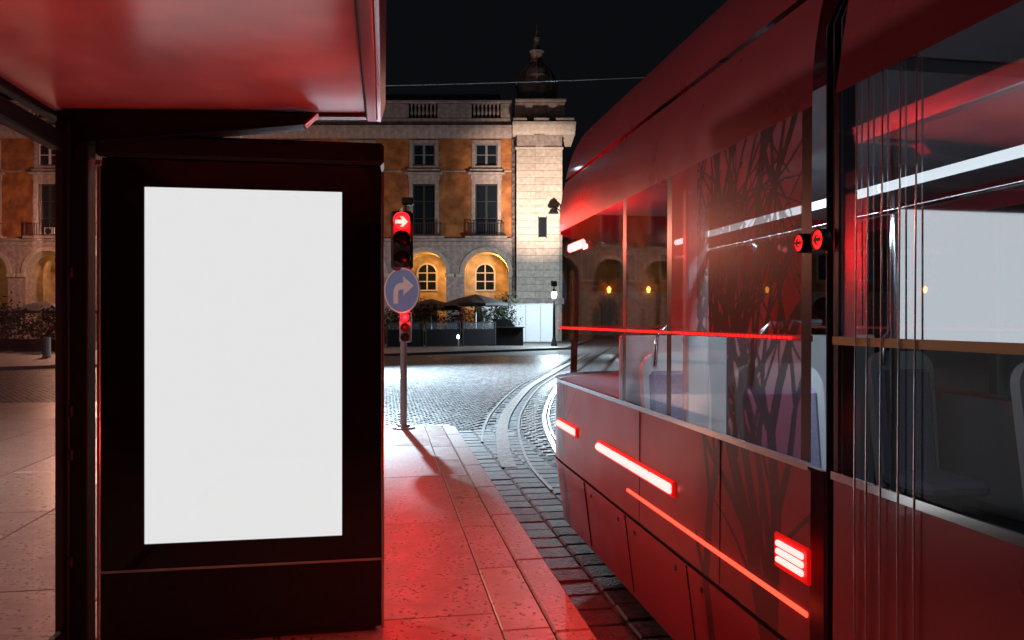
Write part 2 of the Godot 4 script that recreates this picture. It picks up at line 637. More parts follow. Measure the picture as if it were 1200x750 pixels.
func build_ground() -> void:
	rng.seed = 5
	# road
	var rb := mb()
	rb.quad(Vector3(-220, -0.135, 60), Vector3(220, -0.135, 60), Vector3(220, -0.135, -260), Vector3(-220, -0.135, -260), Vector3(0, -9, 0))
	setting(obj("road", rb, M.road_base))
	# pavement under the shelter: a bed, and the slabs on it
	var bed := mb()
	bed.span(Vector3(-16, -0.3, 6), Vector3(0.86, -0.012, -11.6))
	bed.span(Vector3(-16, -0.3, -11.6), Vector3(-2.2, -0.0125, -16.2))
	var pave := obj("pavement", bed, M.mortar)
	setting(pave)
	pave.rotation.y = TH
	var cols := [[0.60, 0.855, 0.95], [-0.52, 0.594, 1.87], [-1.62, -0.526, 1.7], [-2.75, -1.626, 1.9], [-3.85, -2.756, 1.8], [-5.0, -3.856, 1.9], [-6.2, -5.006, 1.85], [-7.4, -6.206, 1.9], [-8.6, -7.406, 1.8], [-9.8, -8.606, 1.9]]
	var stones := [M.pavement_stone, M.pavement_stone_b, M.pavement_stone_c]
	for ci in cols.size():
		var c = cols[ci]
		var lim: float = 11.6 if c[1] > -2.0 else 16.2
		var s: float = -1.9 + 0.37 * ((ci * 5) % 4)
		while s < lim - 0.2:
			var e: float = s + c[2] * rng.randf_range(0.94, 1.06)
			if lim - e < 0.5:
				e = lim
			var z := rng.randf_range(-0.0015, 0.0015)
			var sl := mb().cbox(Vector3((c[0] + c[1]) / 2, -0.03 + z, -(s + e) / 2 ), Vector3(c[1] - c[0] , 0.06, e - s - 0.007), 0.006, Basis.from_euler(Vector3(rng.randf_range(-0.0006, 0.0006), 0, rng.randf_range(-0.001, 0.001))))
			obj("slab", sl, stones[rng.randi() % 3], pave)
			s = e
	# kerb
	var kb := Node3D.new()
	kb.name = "kerb"
	add_child(kb)
	kb.rotation.y = TH
	setting(kb)
	var s := -2.0
	while s < 11.5:
		var e := minf(s + rng.randf_range(0.95, 1.25), 11.6)
		obj("kerb_stone", mb().cbox(Vector3(0.962, -0.068, -(s + e) / 2), Vector3(0.198, 0.14 + rng.randf_range(-0.003, 0.003), e - s - 0.008), 0.012), M.kerb_stone, kb)
		s = e
	s = -2.0
	while s < 0.8:
		obj("kerb_stone", mb().cbox(Vector3(s + 0.5, -0.07, -11.7), Vector3(0.99, 0.14, 0.19), 0.012), M.kerb_stone, kb)
		s += 1.0
	# gutter of broad setts between kerb and track
	var gut := Node3D.new()
	gut.name = "gutter"
	add_child(gut)
	gut.rotation.y = TH
	setting(gut)
	var meshes := []
	for k in 6:
		meshes.append(mb().cbox(Vector3.ZERO, Vector3(rng.randf_range(0.275, 0.292), 0.06, rng.randf_range(0.228, 0.243)), 0.013, Basis.from_euler(Vector3(rng.randf_range(-0.012, 0.012), rng.randf_range(-0.015, 0.015), rng.randf_range(-0.012, 0.012)))).mesh())
	for i in 43:
		for j in 3:
			var o := obj("gutter_sett", meshes[rng.randi() % 6], M.gutter_stone if rng.randf() < 0.6 else M.gutter_stone_b, gut)
			o.position = Vector3(1.215 + 0.3 * j, -0.15 + rng.randf_range(-0.005, 0.004), -(1.3 + 0.25 * i) - (0.06 if j == 1 else 0.0))
	# rails and the pale bands that follow them
	var tr := Node3D.new()
	tr.name = "tram_track"
	add_child(tr)
	tr.rotation.y = TH
	setting(tr)
	for o in [0.0, 0.9]:
		obj("rail_head", ribbon(o - 0.03, o + 0.03, -0.16, -0.112, -8.0, 68.0, 0.35), M.rail_steel, tr)
		obj("rail_guard", ribbon(o + 0.065, o + 0.085, -0.16, -0.114, -8.0, 68.0, 0.35), M.rail_steel, tr)
	for q in [[-1.0, -0.965, 10.6, 30.0, 1.6], [-0.78, -0.6, 8.8, 38.0, 0.62], [-0.45, -0.415, 7.6, 34.0, 1.6]]:
		var k: float = q[2]
		while k < q[3]:
			obj("band_stone", ribbon(q[0], q[1], -0.16, -0.1135, k, k + q[4] - 0.012, 0.31), M.pale_band, tr)
			k += q[4]
	# small setts of the road, uncountable
	var sets := [[], []]
	var row := 0
	var ss := 5.6
	while ss < 37.0:
		var r := -15.0 + (0.07 if row % 2 else 0.0)
		while r < 13.0:
			var skip := false
			if ss < 11.95 and r < 2.05: skip = true
			if r < -2.0 and ss < 16.4: skip = true
			var ra := rail_at(ss)
			var o := (r - ra.x) / sqrt(1.0 + ra.y * ra.y)
			for q in [0.0, 0.9]:
				if o > q - 0.09 and o < q + 0.15: skip = true
			if (o > -0.87 and o < -0.5 and ss > 8.8) or (o > -0.5 and o < -0.36) or (o > -1.06 and o < -0.9): skip = true
			if o > 9.0 or (ss > 20 and r < -13): skip = true
			if ss < 5.0 or (r > 3.9 and ss < 8.0): skip = true
			if not skip:
				sets[0].append(Transform3D(Basis.from_euler(Vector3(rng.randf_range(-0.018, 0.018), rng.randf_range(-0.06, 0.06), rng.randf_range(-0.018, 0.018))).scaled_local(Vector3(rng.randf_range(0.9, 1.06), 1, rng.randf_range(0.9, 1.05))), Vector3(r + rng.randf_range(-0.008, 0.008), -0.15 + rng.randf_range(-0.003, 0.003), -ss)))
				var g := rng.randf_range(0.55, 1.35)
				sets[1].append(Color(g, g * rng.randf_range(0.96, 1.02), g * rng.randf_range(0.94, 1.04)))
			r += 0.142
		ss += 0.122
		row += 1
	var mm := MultiMesh.new()
	mm.transform_format = MultiMesh.TRANSFORM_3D
	mm.use_colors = true
	mm.mesh = mb().cbox(Vector3.ZERO, Vector3(0.13, 0.06, 0.11), 0.014).mesh()
	mm.mesh.surface_set_material(0, M.sett)
	mm.instance_count = sets[0].size()
	for i in sets[0].size():
		mm.set_instance_transform(i, sets[0][i])
		mm.set_instance_color(i, sets[1][i])
	var mi := MultiMeshInstance3D.new()
	mi.name = "road_setts"
	mi.multimesh = mm
	mi.material_override = M.sett
	add_child(mi)
	mi.rotation.y = TH
	setting(mi, "stuff")
	tag(mi, "small grey granite setts paving the road around the curved tram rails", "setts")
	# the plaza beyond the road
	var pz := mb()
	var a := Vector3(-80, 0, 30); var dir := Vector3(0.74, 0, -0.67)
	var k0 := Vector3(-6.45, 0, -36.5) - dir * 60.0
	var k1 := Vector3(-6.45, 0, -36.5) + dir * 13.0
	pz.prism(PackedVector2Array([Vector2(k0.x, -k0.z), Vector2(k1.x, -k1.z), Vector2(6.0, 60.0), Vector2(6.0, 80.0), Vector2(-90, 80.0), Vector2(-90, -3.0)]), -0.3, 0.0, Transform3D(Basis(Vector3(1, 0, 0), -PI / 2), Vector3.ZERO))
	setting(obj("plaza", pz, M.plaza_stone))
	var pk := Node3D.new()
	pk.name = "plaza_kerb"
	add_child(pk)
	pk.position = k0
	pk.rotation.y = atan2(0.67, 0.74)
	setting(pk)
	var ks := mb().cbox(Vector3.ZERO, Vector3(1.19, 0.3, 0.22), 0.015).mesh()
	for i in 61:
		var o := obj("kerb_stone", ks, M.kerb_stone, pk)
		o.position = Vector3(0.6 + 1.2 * i, -0.145, 0.11)


# ---------------------------------------------------------------- street lamps
func unseen_lamp(at: Vector3, h: float, label: String, c: Color, e: float, towards: Vector3) -> void:
	var t := thing("unseen_lamp", label, "street lamp", at, 0.0, "unseen lamps of the square")
	obj("base", mb().lathe([Vector2(0.0, 0.5), Vector2(0.13, 0.5), Vector2(0.15, 0.06), Vector2(0.2, 0.04), Vector2(0.2, 0.0)], Transform3D.IDENTITY, 16), M.iron, t)
	obj("pole", mb().tube([Vector3(0, 0.3, 0), Vector3(0, h, 0)], [0.08, 0.05], 12), M.iron, t)
	var d := towards
	d.y = 0
	d = d.normalized()
	obj("arm", mb().tube([Vector3(0, h - 0.05, 0), d * 0.3 + Vector3(0, h + 0.12, 0), d * 0.8 + Vector3(0, h + 0.15, 0)], 0.035, 8), M.iron, t)
	var b := Basis.looking_at(d, Vector3.UP)
	obj("head", mb().cbox(d * 1.05 + Vector3(0, h + 0.17, 0), Vector3(0.3, 0.1, 0.7), 0.03, b), M.iron, t)
	var g = M.lantern_white if c.b > 0.8 else M.lantern_warm
	obj("lamp", mb().cbox(d * 1.05 + Vector3(0, h + 0.105, 0), Vector3(0.22, 0.03, 0.5), 0.01, b), g, t)
	omni(t, d * 1.05 + Vector3(0, h + 0.0, 0), c, e, 0.15)


func build_street_lamps() -> void:
	var wl := thing("span_wire_lamp", "thin span wire across the road carrying a white street lamp", "street lamp", Vector3(-4.9, -0.12, -20.2))
	var wp := []
	for i in 25:
		var u := i / 24.0
		wp.append(Vector3(lerpf(-22, 19, u), 9.3 - 4.0 * 0.55 * u * (1 - u), lerpf(-4, -2, u)))
	obj("wire", mb().tube(wp, 0.012, 6), M.galvanised, wl)
	for sg in [0, 24]:
		obj("mast", mb().tube([Vector3(wp[sg].x, 0, wp[sg].z), wp[sg] + Vector3(0, 0.3, 0)], [0.11, 0.07], 12), M.iron, wl)
	var hp: Vector3 = wp[13]
	obj("hanger", mb().tube([hp, hp - Vector3(0, 0.3, 0)], 0.02, 6), M.iron, wl)
	obj("head", mb().lathe([Vector2(0.0, -0.28), Vector2(0.12, -0.3), Vector2(0.3, -0.46), Vector2(0.3, -0.5), Vector2(0.0, -0.49)], Transform3D(Basis.IDENTITY, hp), 18), M.iron, wl)
	obj("lamp", mb().lathe([Vector2(0.26, -0.505), Vector2(0.16, -0.57), Vector2(0.0, -0.6)], Transform3D(Basis.IDENTITY, hp), 18), M.lantern_white, wl)
	spot(wl, hp - Vector3(0, 0.64, 0), hp + Vector3(3.6, -8.6, 1.6), Color(0.82, 0.93, 1.0), 1050.0, 52.5, 0.15).spot_angle_attenuation = 0.45
	unseen_lamp(Vector3(-10.2, 0.0, -43.0), 8.0, "unseen street lamp put behind the advertising panel to light the facade", Color(1.0, 0.7, 0.6), 26.0, Vector3(0.15, 0, -1))  # out of sight, put in to light the ochre facade
	unseen_lamp(Vector3(-28.4, 0.0, -50.0), 8.0, "unseen street lamp put behind the shelter post to light the left facade", Color(1.0, 0.7, 0.58), 125.0, Vector3(-0.1, 0, -1))  # hidden too, put in to brighten the left bays
	unseen_lamp(street(-6.4, 0, 8.2), 4.0, "unseen street lamp added behind the shelter to light the sign and the tram", Color(1.0, 0.86, 0.84), 13.0, Vector3(1, 0, -0.2))  # added out of view to light the road sign and tram side


# ---------------------------------------------------------------- the ochre building with the arcade
func arch_poly(w: float, x0: float, x1: float, y0: float, y1: float, spring: float) -> PackedVector2Array:
	var p := PackedVector2Array([Vector2(x0, y0), Vector2(-w, y0), Vector2(-w, spring)])
	for k in range(1, 17):
		var a := PI - PI * k / 16.0
		p.append(Vector2(cos(a) * w, spring + sin(a) * w * 0.96))
	p.append(Vector2(w, y0))
	p.append(Vector2(x1, y0))
	p.append(Vector2(x1, y1))
	p.append(Vector2(x0, y1))
	return p


func ring(w0: float, w1: float, spring: float, y0: float) -> PackedVector2Array:
	var p := PackedVector2Array()
	p.append(Vector2(-w1, y0))
	for k in 17:
		var a := PI - PI * k / 16.0
		p.append(Vector2(cos(a) * w1, spring + sin(a) * w1 * 0.96))
	p.append(Vector2(w1, y0))
	p.append(Vector2(w0, y0))
	for k in 17:
		var a := PI * k / 16.0
		p.append(Vector2(cos(a) * w0, spring + sin(a) * w0 * 0.96))
	p.append(Vector2(-w0, y0))
	return p


func window_into(parent: Node, at: Vector3, w: float, h: float, rows: int, frame: Material, lit := false) -> Node3D:
	var o := part("window", parent)
	o.position = at
	var hw := w / 2
	var fr := mb()
	fr.span(Vector3(-hw, 0, -0.2), Vector3(-hw + 0.1, h, -0.1))
	fr.span(Vector3(hw - 0.1, 0, -0.2), Vector3(hw, h, -0.1))
	fr.span(Vector3(-hw + 0.1, 0, -0.199), Vector3(hw - 0.1, 0.12, -0.102))
	fr.span(Vector3(-hw + 0.1, h - 0.1, -0.199), Vector3(hw - 0.1, h, -0.102))
	fr.span(Vector3(-0.08, 0.12, -0.2), Vector3(0.08, h - 0.1, -0.09))
	for k in range(1, rows):
		fr.span(Vector3(-hw + 0.1, h * k / rows - 0.03, -0.198), Vector3(-0.08, h * k / rows + 0.03, -0.11))
		fr.span(Vector3(0.08, h * k / rows - 0.03, -0.198), Vector3(hw - 0.1, h * k / rows + 0.03, -0.11))
	obj("sash", fr, frame, o)
	for k in rows:
		for sg in [-1, 1]:
			obj("glass", mb().box(Vector3(sg * (hw + 0.0) / 2, h * (k + 0.5) / rows, -0.17), Vector3(hw - 0.16, h / rows - 0.06, 0.02), Basis.from_euler(Vector3(rng.randf_range(-0.01, 0.01), rng.randf_range(-0.02, 0.02), 0))), M.window_glass, o)
	return o


func surround(w: float, h: float, t: float, head: float) -> MB:
	var b := mb()
	var hw := w / 2
	b.span(Vector3(-hw - t, -t, -0.1), Vector3(-hw, h + t, 0.1), 0.02)
	b.span(Vector3(hw, -t, -0.1), Vector3(hw + t, h + t, 0.1), 0.02)
	b.span(Vector3(-hw, h, -0.1), Vector3(hw, h + t, 0.098), 0.02)
	b.span(Vector3(-hw, -t, -0.1), Vector3(hw, 0, 0.098), 0.02)
	if head > 0.0:
		b.span(Vector3(-hw - t - 0.05, h + t, -0.1), Vector3(hw + t + 0.05, h + t + head, 0.12), 0.02)
		b.span(Vector3(-hw - t - 0.28, h + t + head, -0.1), Vector3(hw + t + 0.28, h + t + head + 0.16, 0.42), 0.04)
	else:
		b.span(Vector3(-hw - t - 0.15, -t - 0.14, -0.1), Vector3(hw + t + 0.15, -t, 0.28), 0.03)
	return b


func railing(w: float, h: float, d: float) -> MB:
	var b := mb()
	for z in [d]:
		b.span(Vector3(-w / 2, h - 0.05, z - 0.03), Vector3(w / 2, h, z + 0.02))
		b.span(Vector3(-w / 2, 0.08, z - 0.025), Vector3(w / 2, 0.12, z + 0.015))
	for sg in [-1, 1]:
		b.span(Vector3(sg * w / 2 - 0.025, h - 0.05, 0.0), Vector3(sg * w / 2 + 0.025, h - 0.005, d))
		b.span(Vector3(sg * w / 2 - 0.03, 0, d - 0.03), Vector3(sg * w / 2 + 0.03, h + 0.05, d + 0.025))
	var n := int(w / 0.17)
	for i in n:
		var x := -w / 2 + w * (i + 0.5) / n
		b.span(Vector3(x - 0.018, 0.1, d - 0.018), Vector3(x + 0.018, h - 0.03, d + 0.012))
	return b


func build_long_building() -> void:
	rng.seed = 21
	var bays := 10
	var bw := 4.8
	var t := thing("arcade_building", "long ochre building with an arcade, balconied windows and a stone balustrade", "building", Vector3(-1.97, -0.1, -59.0))
	var x0 := -bw * (bays - 0.5)
	var x1 := 1.95
	# ochre walls as piers and strips round the openings
	var w := mb()
	var zb := -0.6
	w.span(Vector3(x0, 13.5 + 1.75, zb), Vector3(x1, 15.65, 0))
	w.span(Vector3(x0, 12.15, zb), Vector3(x1, 13.55, 0))
	w.span(Vector3(x0, 8.0, zb), Vector3(x1, 8.2, 0))
	for k in bays:
		var c := -bw * k
		var e := x1 if k == 0 else c + bw / 2
		w.span(Vector3(c - bw / 2, 8.2, zb), Vector3(c - 0.85, 12.15, 0))
		w.span(Vector3(c + 0.85, 8.2, zb), Vector3(e, 12.15, 0))
		w.span(Vector3(c - bw / 2, 13.55, zb), Vector3(c - 0.85, 15.25, 0))
		w.span(Vector3(c + 0.85, 13.55, zb), Vector3(e, 15.25, 0))
	obj("wall", w, M.ochre, t)
	obj("rear_wall", mb().span(Vector3(x0, 6.8, -5.2), Vector3(x1, 15.6, -4.8)), M.stone_dark, t)
	obj("end_wall", mb().span(Vector3(x1 + 0.003, 0, -5.0), Vector3(x1 + 0.3, 15.6, 0.1)), M.stone_dark, t)
	obj("string_course", mb().span(Vector3(x0, 13.08, 0), Vector3(x1, 13.2, 0.07), 0.02), M.stone_trim, t)
	# windows
	var su := surround(1.7, 1.7, 0.27, 0.0).mesh()
	var st := surround(1.7, 3.95, 0.3, 0.42).mesh()
	var rl := railing(2.7, 1.0, 0.62).mesh()
	var sl := mb().span(Vector3(-1.6, -0.2, 0.0), Vector3(1.6, 0.0, 0.75), 0.03).mesh()
	for k in bays:
		var c := -bw * k
		var a := window_into(t, Vector3(c, 13.55, 0), 1.7, 1.7, 2, M.sash_white if k > 5 else M.sash_grey)
		obj("surround", su, M.stone_trim, a)
		var b := window_into(t, Vector3(c, 8.2, 0), 1.7, 3.95, 3, M.sash_green)
		obj("surround", st, M.stone_trim, b)
		var bl := part("balcony", t)
		bl.position = Vector3(c, 8.1, 0.02)
		obj("slab", sl, M.stone_trim, bl)
		obj("railing", rl, M.iron, bl)
	var ac := part("air_conditioner", t)
	ac.position = Vector3(-bw * 7 + 0.3, 8.12, 0.3)
	obj("case", mb().cbox(Vector3(0, 0.35, 0), Vector3(0.85, 0.6, 0.32), 0.03), M.white_paint, ac)
	obj("fan", mb().lathe([Vector2(0.24, 0.0), Vector2(0.22, 0.02), Vector2(0.05, 0.02), Vector2(0.0, 0.03)], Transform3D(Basis(Vector3(1, 0, 0), PI / 2), Vector3(-0.1, 0.35, 0.165)), 16), M.iron, ac)
	for q in [-16.7, -26.3]:
		obj("drain_pipe", mb().tube([Vector3(q, 8.0, 0.1), Vector3(q, 15.6, 0.1)], 0.055, 8), M.stone_trim, t)
	# stone arcade
	for k in bays:
		var c := -bw * k
		var e := x1 if k == 0 else bw / 2
		var ar := part("arch", t)
		ar.position = Vector3(c, 0, 0)
		obj("pier_wall", mb().prism(arch_poly(1.72, -bw / 2 + 0.01, e, 0.0, 7.4, 5.35), -1.0, 0.12), M.stone_trim, ar)
		obj("archivolt", mb().prism(ring(1.72, 2.02, 5.35, 5.1), 0.1, 0.24), M.pale_stone_b, ar)
		obj("capital", mb().span(Vector3(-2.35, 4.98, 0.05), Vector3(-1.66, 5.28, 0.3), 0.03), M.pale_stone_b, ar)
		obj("capital", mb().span(Vector3(1.66, 4.98, 0.05), Vector3(minf(2.35, e), 5.28, 0.3), 0.03), M.pale_stone_b, ar)
		# vault rib behind
		obj("rib", mb().prism(ring(1.72, 1.98, 5.35, 0.0), -2.9, -2.5), M.arcade_plaster, ar)
	obj("band", mb().span(Vector3(x0, 7.38, -0.6), Vector3(x1, 7.72, 0.22), 0.03), M.stone_trim, t)
	obj("band", mb().span(Vector3(x0, 7.74, -0.6), Vector3(x1, 7.97, 0.34), 0.04), M.stone_trim, t)
	obj("arcade_ceiling", mb().span(Vector3(x0, 7.12, -4.7), Vector3(x1, 7.3, -1.01)), M.arcade_plaster, t)
	obj("arcade_wall", mb().span(Vector3(x0, 0, -4.8), Vector3(x1, 7.2, -4.6)), M.arcade_plaster, t)
	for k in bays:
		var c := -bw * k
		var o := part("arcade_window", t)
		o.position = Vector3(c - 0.25, 4.1, -4.6)
		var f := mb()
		f.prism(ring(0.72, 0.86, 1.5, 0.0), 0.0, 0.14)
		f.span(Vector3(-0.72, 0, 0.02), Vector3(0.72, 0.1, 0.12))
		f.span(Vector3(-0.05, 0.1, 0.02), Vector3(0.05, 2.2, 0.1))
		for y in [0.75, 1.45]:
			f.span(Vector3(-0.72, y, 0.021), Vector3(0.72, y + 0.08, 0.099))
		obj("sash", f, M.sash_white, o)
		var gl := PackedVector2Array([Vector2(-0.72, 0)])
		for j in 17:
			var a := PI - PI * j / 16.0
			gl.append(Vector2(cos(a) * 0.72, 1.5 + sin(a) * 0.69))
		gl.append(Vector2(0.72, 0))
		obj("glass", mb().prism(gl, 0.005, 0.03), M.window_glass, o)
		var dr := part("door", t)
		dr.position = Vector3(c - 0.25, 0, -4.6)
		obj("leaf", mb().span(Vector3(-0.85, 0, 0), Vector3(-0.01, 2.9, 0.1), 0.02), M.iron, dr)
		obj("leaf", mb().span(Vector3(0.01, 0, 0), Vector3(0.85, 2.9, 0.1), 0.02), M.iron, dr)
		if k in [0, 1, 2, 6, 7, 8]:
			var ln := part("lantern", t)
			ln.position = Vector3(c + 1.38, 0.12, -1.9)
			obj("chain", mb().tube([Vector3(0, 7.02, 0), Vector3(0, 6.62, 0)], 0.015, 6), M.iron, ln)
			obj("lamp", mb().lathe([Vector2(0.0, 6.2), Vector2(0.1, 6.24), Vector2(0.16, 6.5), Vector2(0.05, 6.6), Vector2(0, 6.62)], Transform3D.IDENTITY, 8), M.lantern_warm, ln)
			omni(ln, Vector3(0, 6.4, 0), Color(1.0, 0.72, 0.42), 11.0 if k < 2 else 2.0, 0.12)
	# cornice, parapet and balustrade
	var xf := Transform3D(Basis(Vector3(0, 0, 1), Vector3(0, 1, 0), Vector3(-1, 0, 0)), Vector3.ZERO)
	obj("cornice", mb().prism(PackedVector2Array([Vector2(-0.6, 15.65), Vector2(0.12, 15.65), Vector2(0.2, 15.8), Vector2(0.55, 15.95), Vector2(0.62, 16.1), Vector2(0.95, 16.22), Vector2(1.0, 16.42), Vector2(-0.6, 16.5)]), x0, x1, Transform3D(Basis(Vector3(0, 0, 1), Vector3(0, 1, 0), Vector3(1, 0, 0)), Vector3.ZERO)), M.stone_trim, t)
	obj("parapet_base", mb().span(Vector3(x0, 16.46, 0.1), Vector3(x1, 17.05, 0.7), 0.04), M.stone_trim, t)
	for k in bays:
		var c := -bw * k
		var bp := mb().span(Vector3(c + 1.1, 17.06, 0.15), Vector3(minf(c + 3.7, x1), 18.2, 0.65), 0.04) if k > 0 else mb().span(Vector3(1.1, 17.06, 0.15), Vector3(x1, 18.2, 0.65), 0.04)
		obj("parapet_pier", bp, M.stone_trim, t)
		for j in 7:
			obj("baluster", mb().lathe([Vector2(0.09, 0), Vector2(0.09, 0.1), Vector2(0.05, 0.2), Vector2(0.12, 0.45), Vector2(0.05, 0.85), Vector2(0.09, 1.0), Vector2(0.09, 1.14)], Transform3D(Basis.IDENTITY, Vector3(c - 0.9 + 0.3 * j, 17.06, 0.4)), 8), M.stone_trim, t)
	obj("parapet_rail", mb().span(Vector3(x0, 18.21, 0.08), Vector3(x1, 18.42, 0.72), 0.04), M.stone_trim, t)
	var rf := mb().prism(PackedVector2Array([Vector2(-2.2, 16.9), Vector2(-8.0, 21.4), Vector2(-14, 16.9)]), x0, x1 - 1.0, Transform3D(Basis(Vector3(0, 0, 1), Vector3(0, 1, 0), Vector3(1, 0, 0)), Vector3.ZERO))
	obj("roof", rf, M.roof_tile, t)
	# floodlight bracket and vent pipe on the cornice
	var fl := part("cornice_floodlight", t)
	obj("bracket", mb().tube([Vector3(-22.4, 15.9, 0.3), Vector3(-20.2, 15.7, 1.0)], 0.03, 6), M.white_paint, fl)
	obj("housing", mb().cbox(Vector3(-22.6, 15.9, 1.1), Vector3(0.42, 0.42, 0.3), 0.03), M.white_paint, fl)
	obj("vent_pipe", mb().tube([Vector3(-18.4, 15.4, 1.15), Vector3(-18.4, 16.2, 1.15)], 0.12, 8), M.white_paint, t)


# ---------------------------------------------------------------- the pale corner pavilion with its cupola
func build_pavilion() -> void:
	rng.seed = 33
	var t := thing("corner_pavilion", "pale floodlit stone corner tower with a dark cupola at the end of the ochre building", "tower", Vector3(2.08, -0.1, -58.3))
	var hw := 1.74
	obj("core", mb().span(Vector3(-hw + 0.03, 0, -5), Vector3(hw - 0.03, 16, -0.04)), M.stone_dark, t)
	var y := 3.35
	var k := 0
	while y < 14.15:
		var h := 0.54
		var sp := -0.3 + 0.6 * (k % 2)
		var m := [M.pale_stone, M.pale_stone_b, M.pale_stone]
		obj("stone", mb().span(Vector3(-hw, y, -0.5), Vector3(sp - 0.006, y + h - 0.022, rng.randf_range(-0.006, 0.006)), 0.008), m[rng.randi() % 3], t)
		obj("stone", mb().span(Vector3(sp + 0.006, y, -0.5), Vector3(hw, y + h - 0.022, rng.randf_range(-0.006, 0.006)), 0.008), m[rng.randi() % 3], t)
		y += h
		k += 1
	obj("neck_moulding", mb().span(Vector3(-hw - 0.08, y, -0.5), Vector3(hw + 0.08, y + 0.16, 0.1), 0.03), M.pale_stone, t)
	obj("frieze", mb().span(Vector3(-hw + 0.02, y + 0.165, -0.5), Vector3(hw - 0.02, 15.75, -0.01)), M.stone_trim, t)
	obj("keystone", mb().prism(PackedVector2Array([Vector2(-0.28, y + 0.17), Vector2(0.28, y + 0.17), Vector2(0.42, 15.74), Vector2(-0.42, 15.74)]), -0.02, 0.2), M.stone_trim, t)
	var poly := PackedVector2Array([Vector2(-4.0, 15.755), Vector2(0.12, 15.755), Vector2(0.25, 15.95), Vector2(0.6, 16.05), Vector2(0.66, 16.2), Vector2(1.0, 16.3), Vector2(1.05, 16.5), Vector2(-4.0, 16.6)])
	obj("cornice", mb().prism(poly, -hw - 0.3, hw + 0.95, Transform3D(Basis(Vector3(0, 0, 1), Vector3(0, 1, 0), Vector3(1, 0, 0)), Vector3.ZERO)), M.pale_stone, t)
	for q in [[-2.0, -0.95], [-0.45, 0.7], [1.2, 2.6]]:
		obj("cornice_block", mb().span(Vector3(q[0], 16.57, 0.2), Vector3(q[1], 16.85, 0.95), 0.05), M.pale_stone_b, t)
	obj("attic", mb().span(Vector3(-hw - 0.1, 16.64, -3.5), Vector3(hw + 0.2, 18.25, 0.05), 0.05), M.stone_trim, t)
	obj("attic_cap", mb().span(Vector3(-hw - 0.1, 18.26, -3.6), Vector3(hw + 0.3, 18.5, 0.15), 0.05), M.stone_trim, t)
	obj("ledge", mb().span(Vector3(-2.4, 2.9, -0.5), Vector3(hw + 0.1, 3.34, 0.55), 0.04), M.stone_trim, t)
	obj("plinth", mb().span(Vector3(-hw + 0.05, 0, -0.5), Vector3(hw - 0.05, 2.89, -0.02)), M.pale_stone_b, t)
	var wn := part("window", t)
	obj("recess", mb().span(Vector3(-0.02, 8.0, -0.1), Vector3(0.5, 9.5, 0.03)), M.window_glass, wn)
	obj("frame", mb().span(Vector3(-0.09, 7.93, -0.1), Vector3(-0.021, 9.57, 0.05)).span(Vector3(0.501, 7.93, -0.1), Vector3(0.57, 9.57, 0.05)), M.iron, wn)
	# dark wrought bracket sign beside the window
	var br := part("bracket_lamp", t)
	obj("arm", mb().tube([Vector3(1.7, 9.4, 0.0), Vector3(1.5, 9.9, 0.9), Vector3(1.0, 10.1, 1.3)], 0.05, 8), M.iron, br)
	obj("hood", mb().lathe([Vector2(0.0, 0.5), Vector2(0.25, 0.3), Vector2(0.4, 0.0), Vector2(0.36, 0.0), Vector2(0.0, 0.1)], Transform3D(Basis.IDENTITY, Vector3(1.0, 9.6, 1.3)), 14), M.iron, br)
	# cupola
	var cu := part("cupola", t)
	cu.position = Vector3(-0.1, 18.0, -3.0)
	obj("drum", mb().lathe([Vector2(1.7, 0), Vector2(1.7, 0.25), Vector2(1.45, 0.3), Vector2(1.45, 1.5), Vector2(1.65, 1.6), Vector2(1.65, 1.8)], Transform3D.IDENTITY, 16), M.stone_trim, cu)
	obj("dome", mb().lathe([Vector2(1.5, 1.8), Vector2(1.62, 2.3), Vector2(1.5, 2.9), Vector2(1.15, 3.5), Vector2(0.7, 3.95), Vector2(0.45, 4.2)], Transform3D.IDENTITY, 20), M.stone_trim, cu)
	obj("lantern_top", mb().lathe([Vector2(0.45, 4.2), Vector2(0.55, 4.3), Vector2(0.4, 4.4), Vector2(0.52, 5.0), Vector2(0.6, 5.1), Vector2(0.3, 5.4), Vector2(0.16, 5.9), Vector2(0.22, 6.2), Vector2(0.06, 6.5), Vector2(0.02, 7.3)], Transform3D.IDENTITY, 12), M.stone_trim, cu)
	for i in 8:
		var a := TAU * i / 8
		var pth := []
		for q in [Vector2(1.54, 1.8), Vector2(1.66, 2.3), Vector2(1.54, 2.9), Vector2(1.18, 3.5), Vector2(0.72, 3.97), Vector2(0.46, 4.22)]:
			pth.append(Vector3(cos(a) * q.x, q.y, sin(a) * q.x))
		obj("dome_rib", mb().tube(pth, 0.07, 6), M.stone_trim, cu)


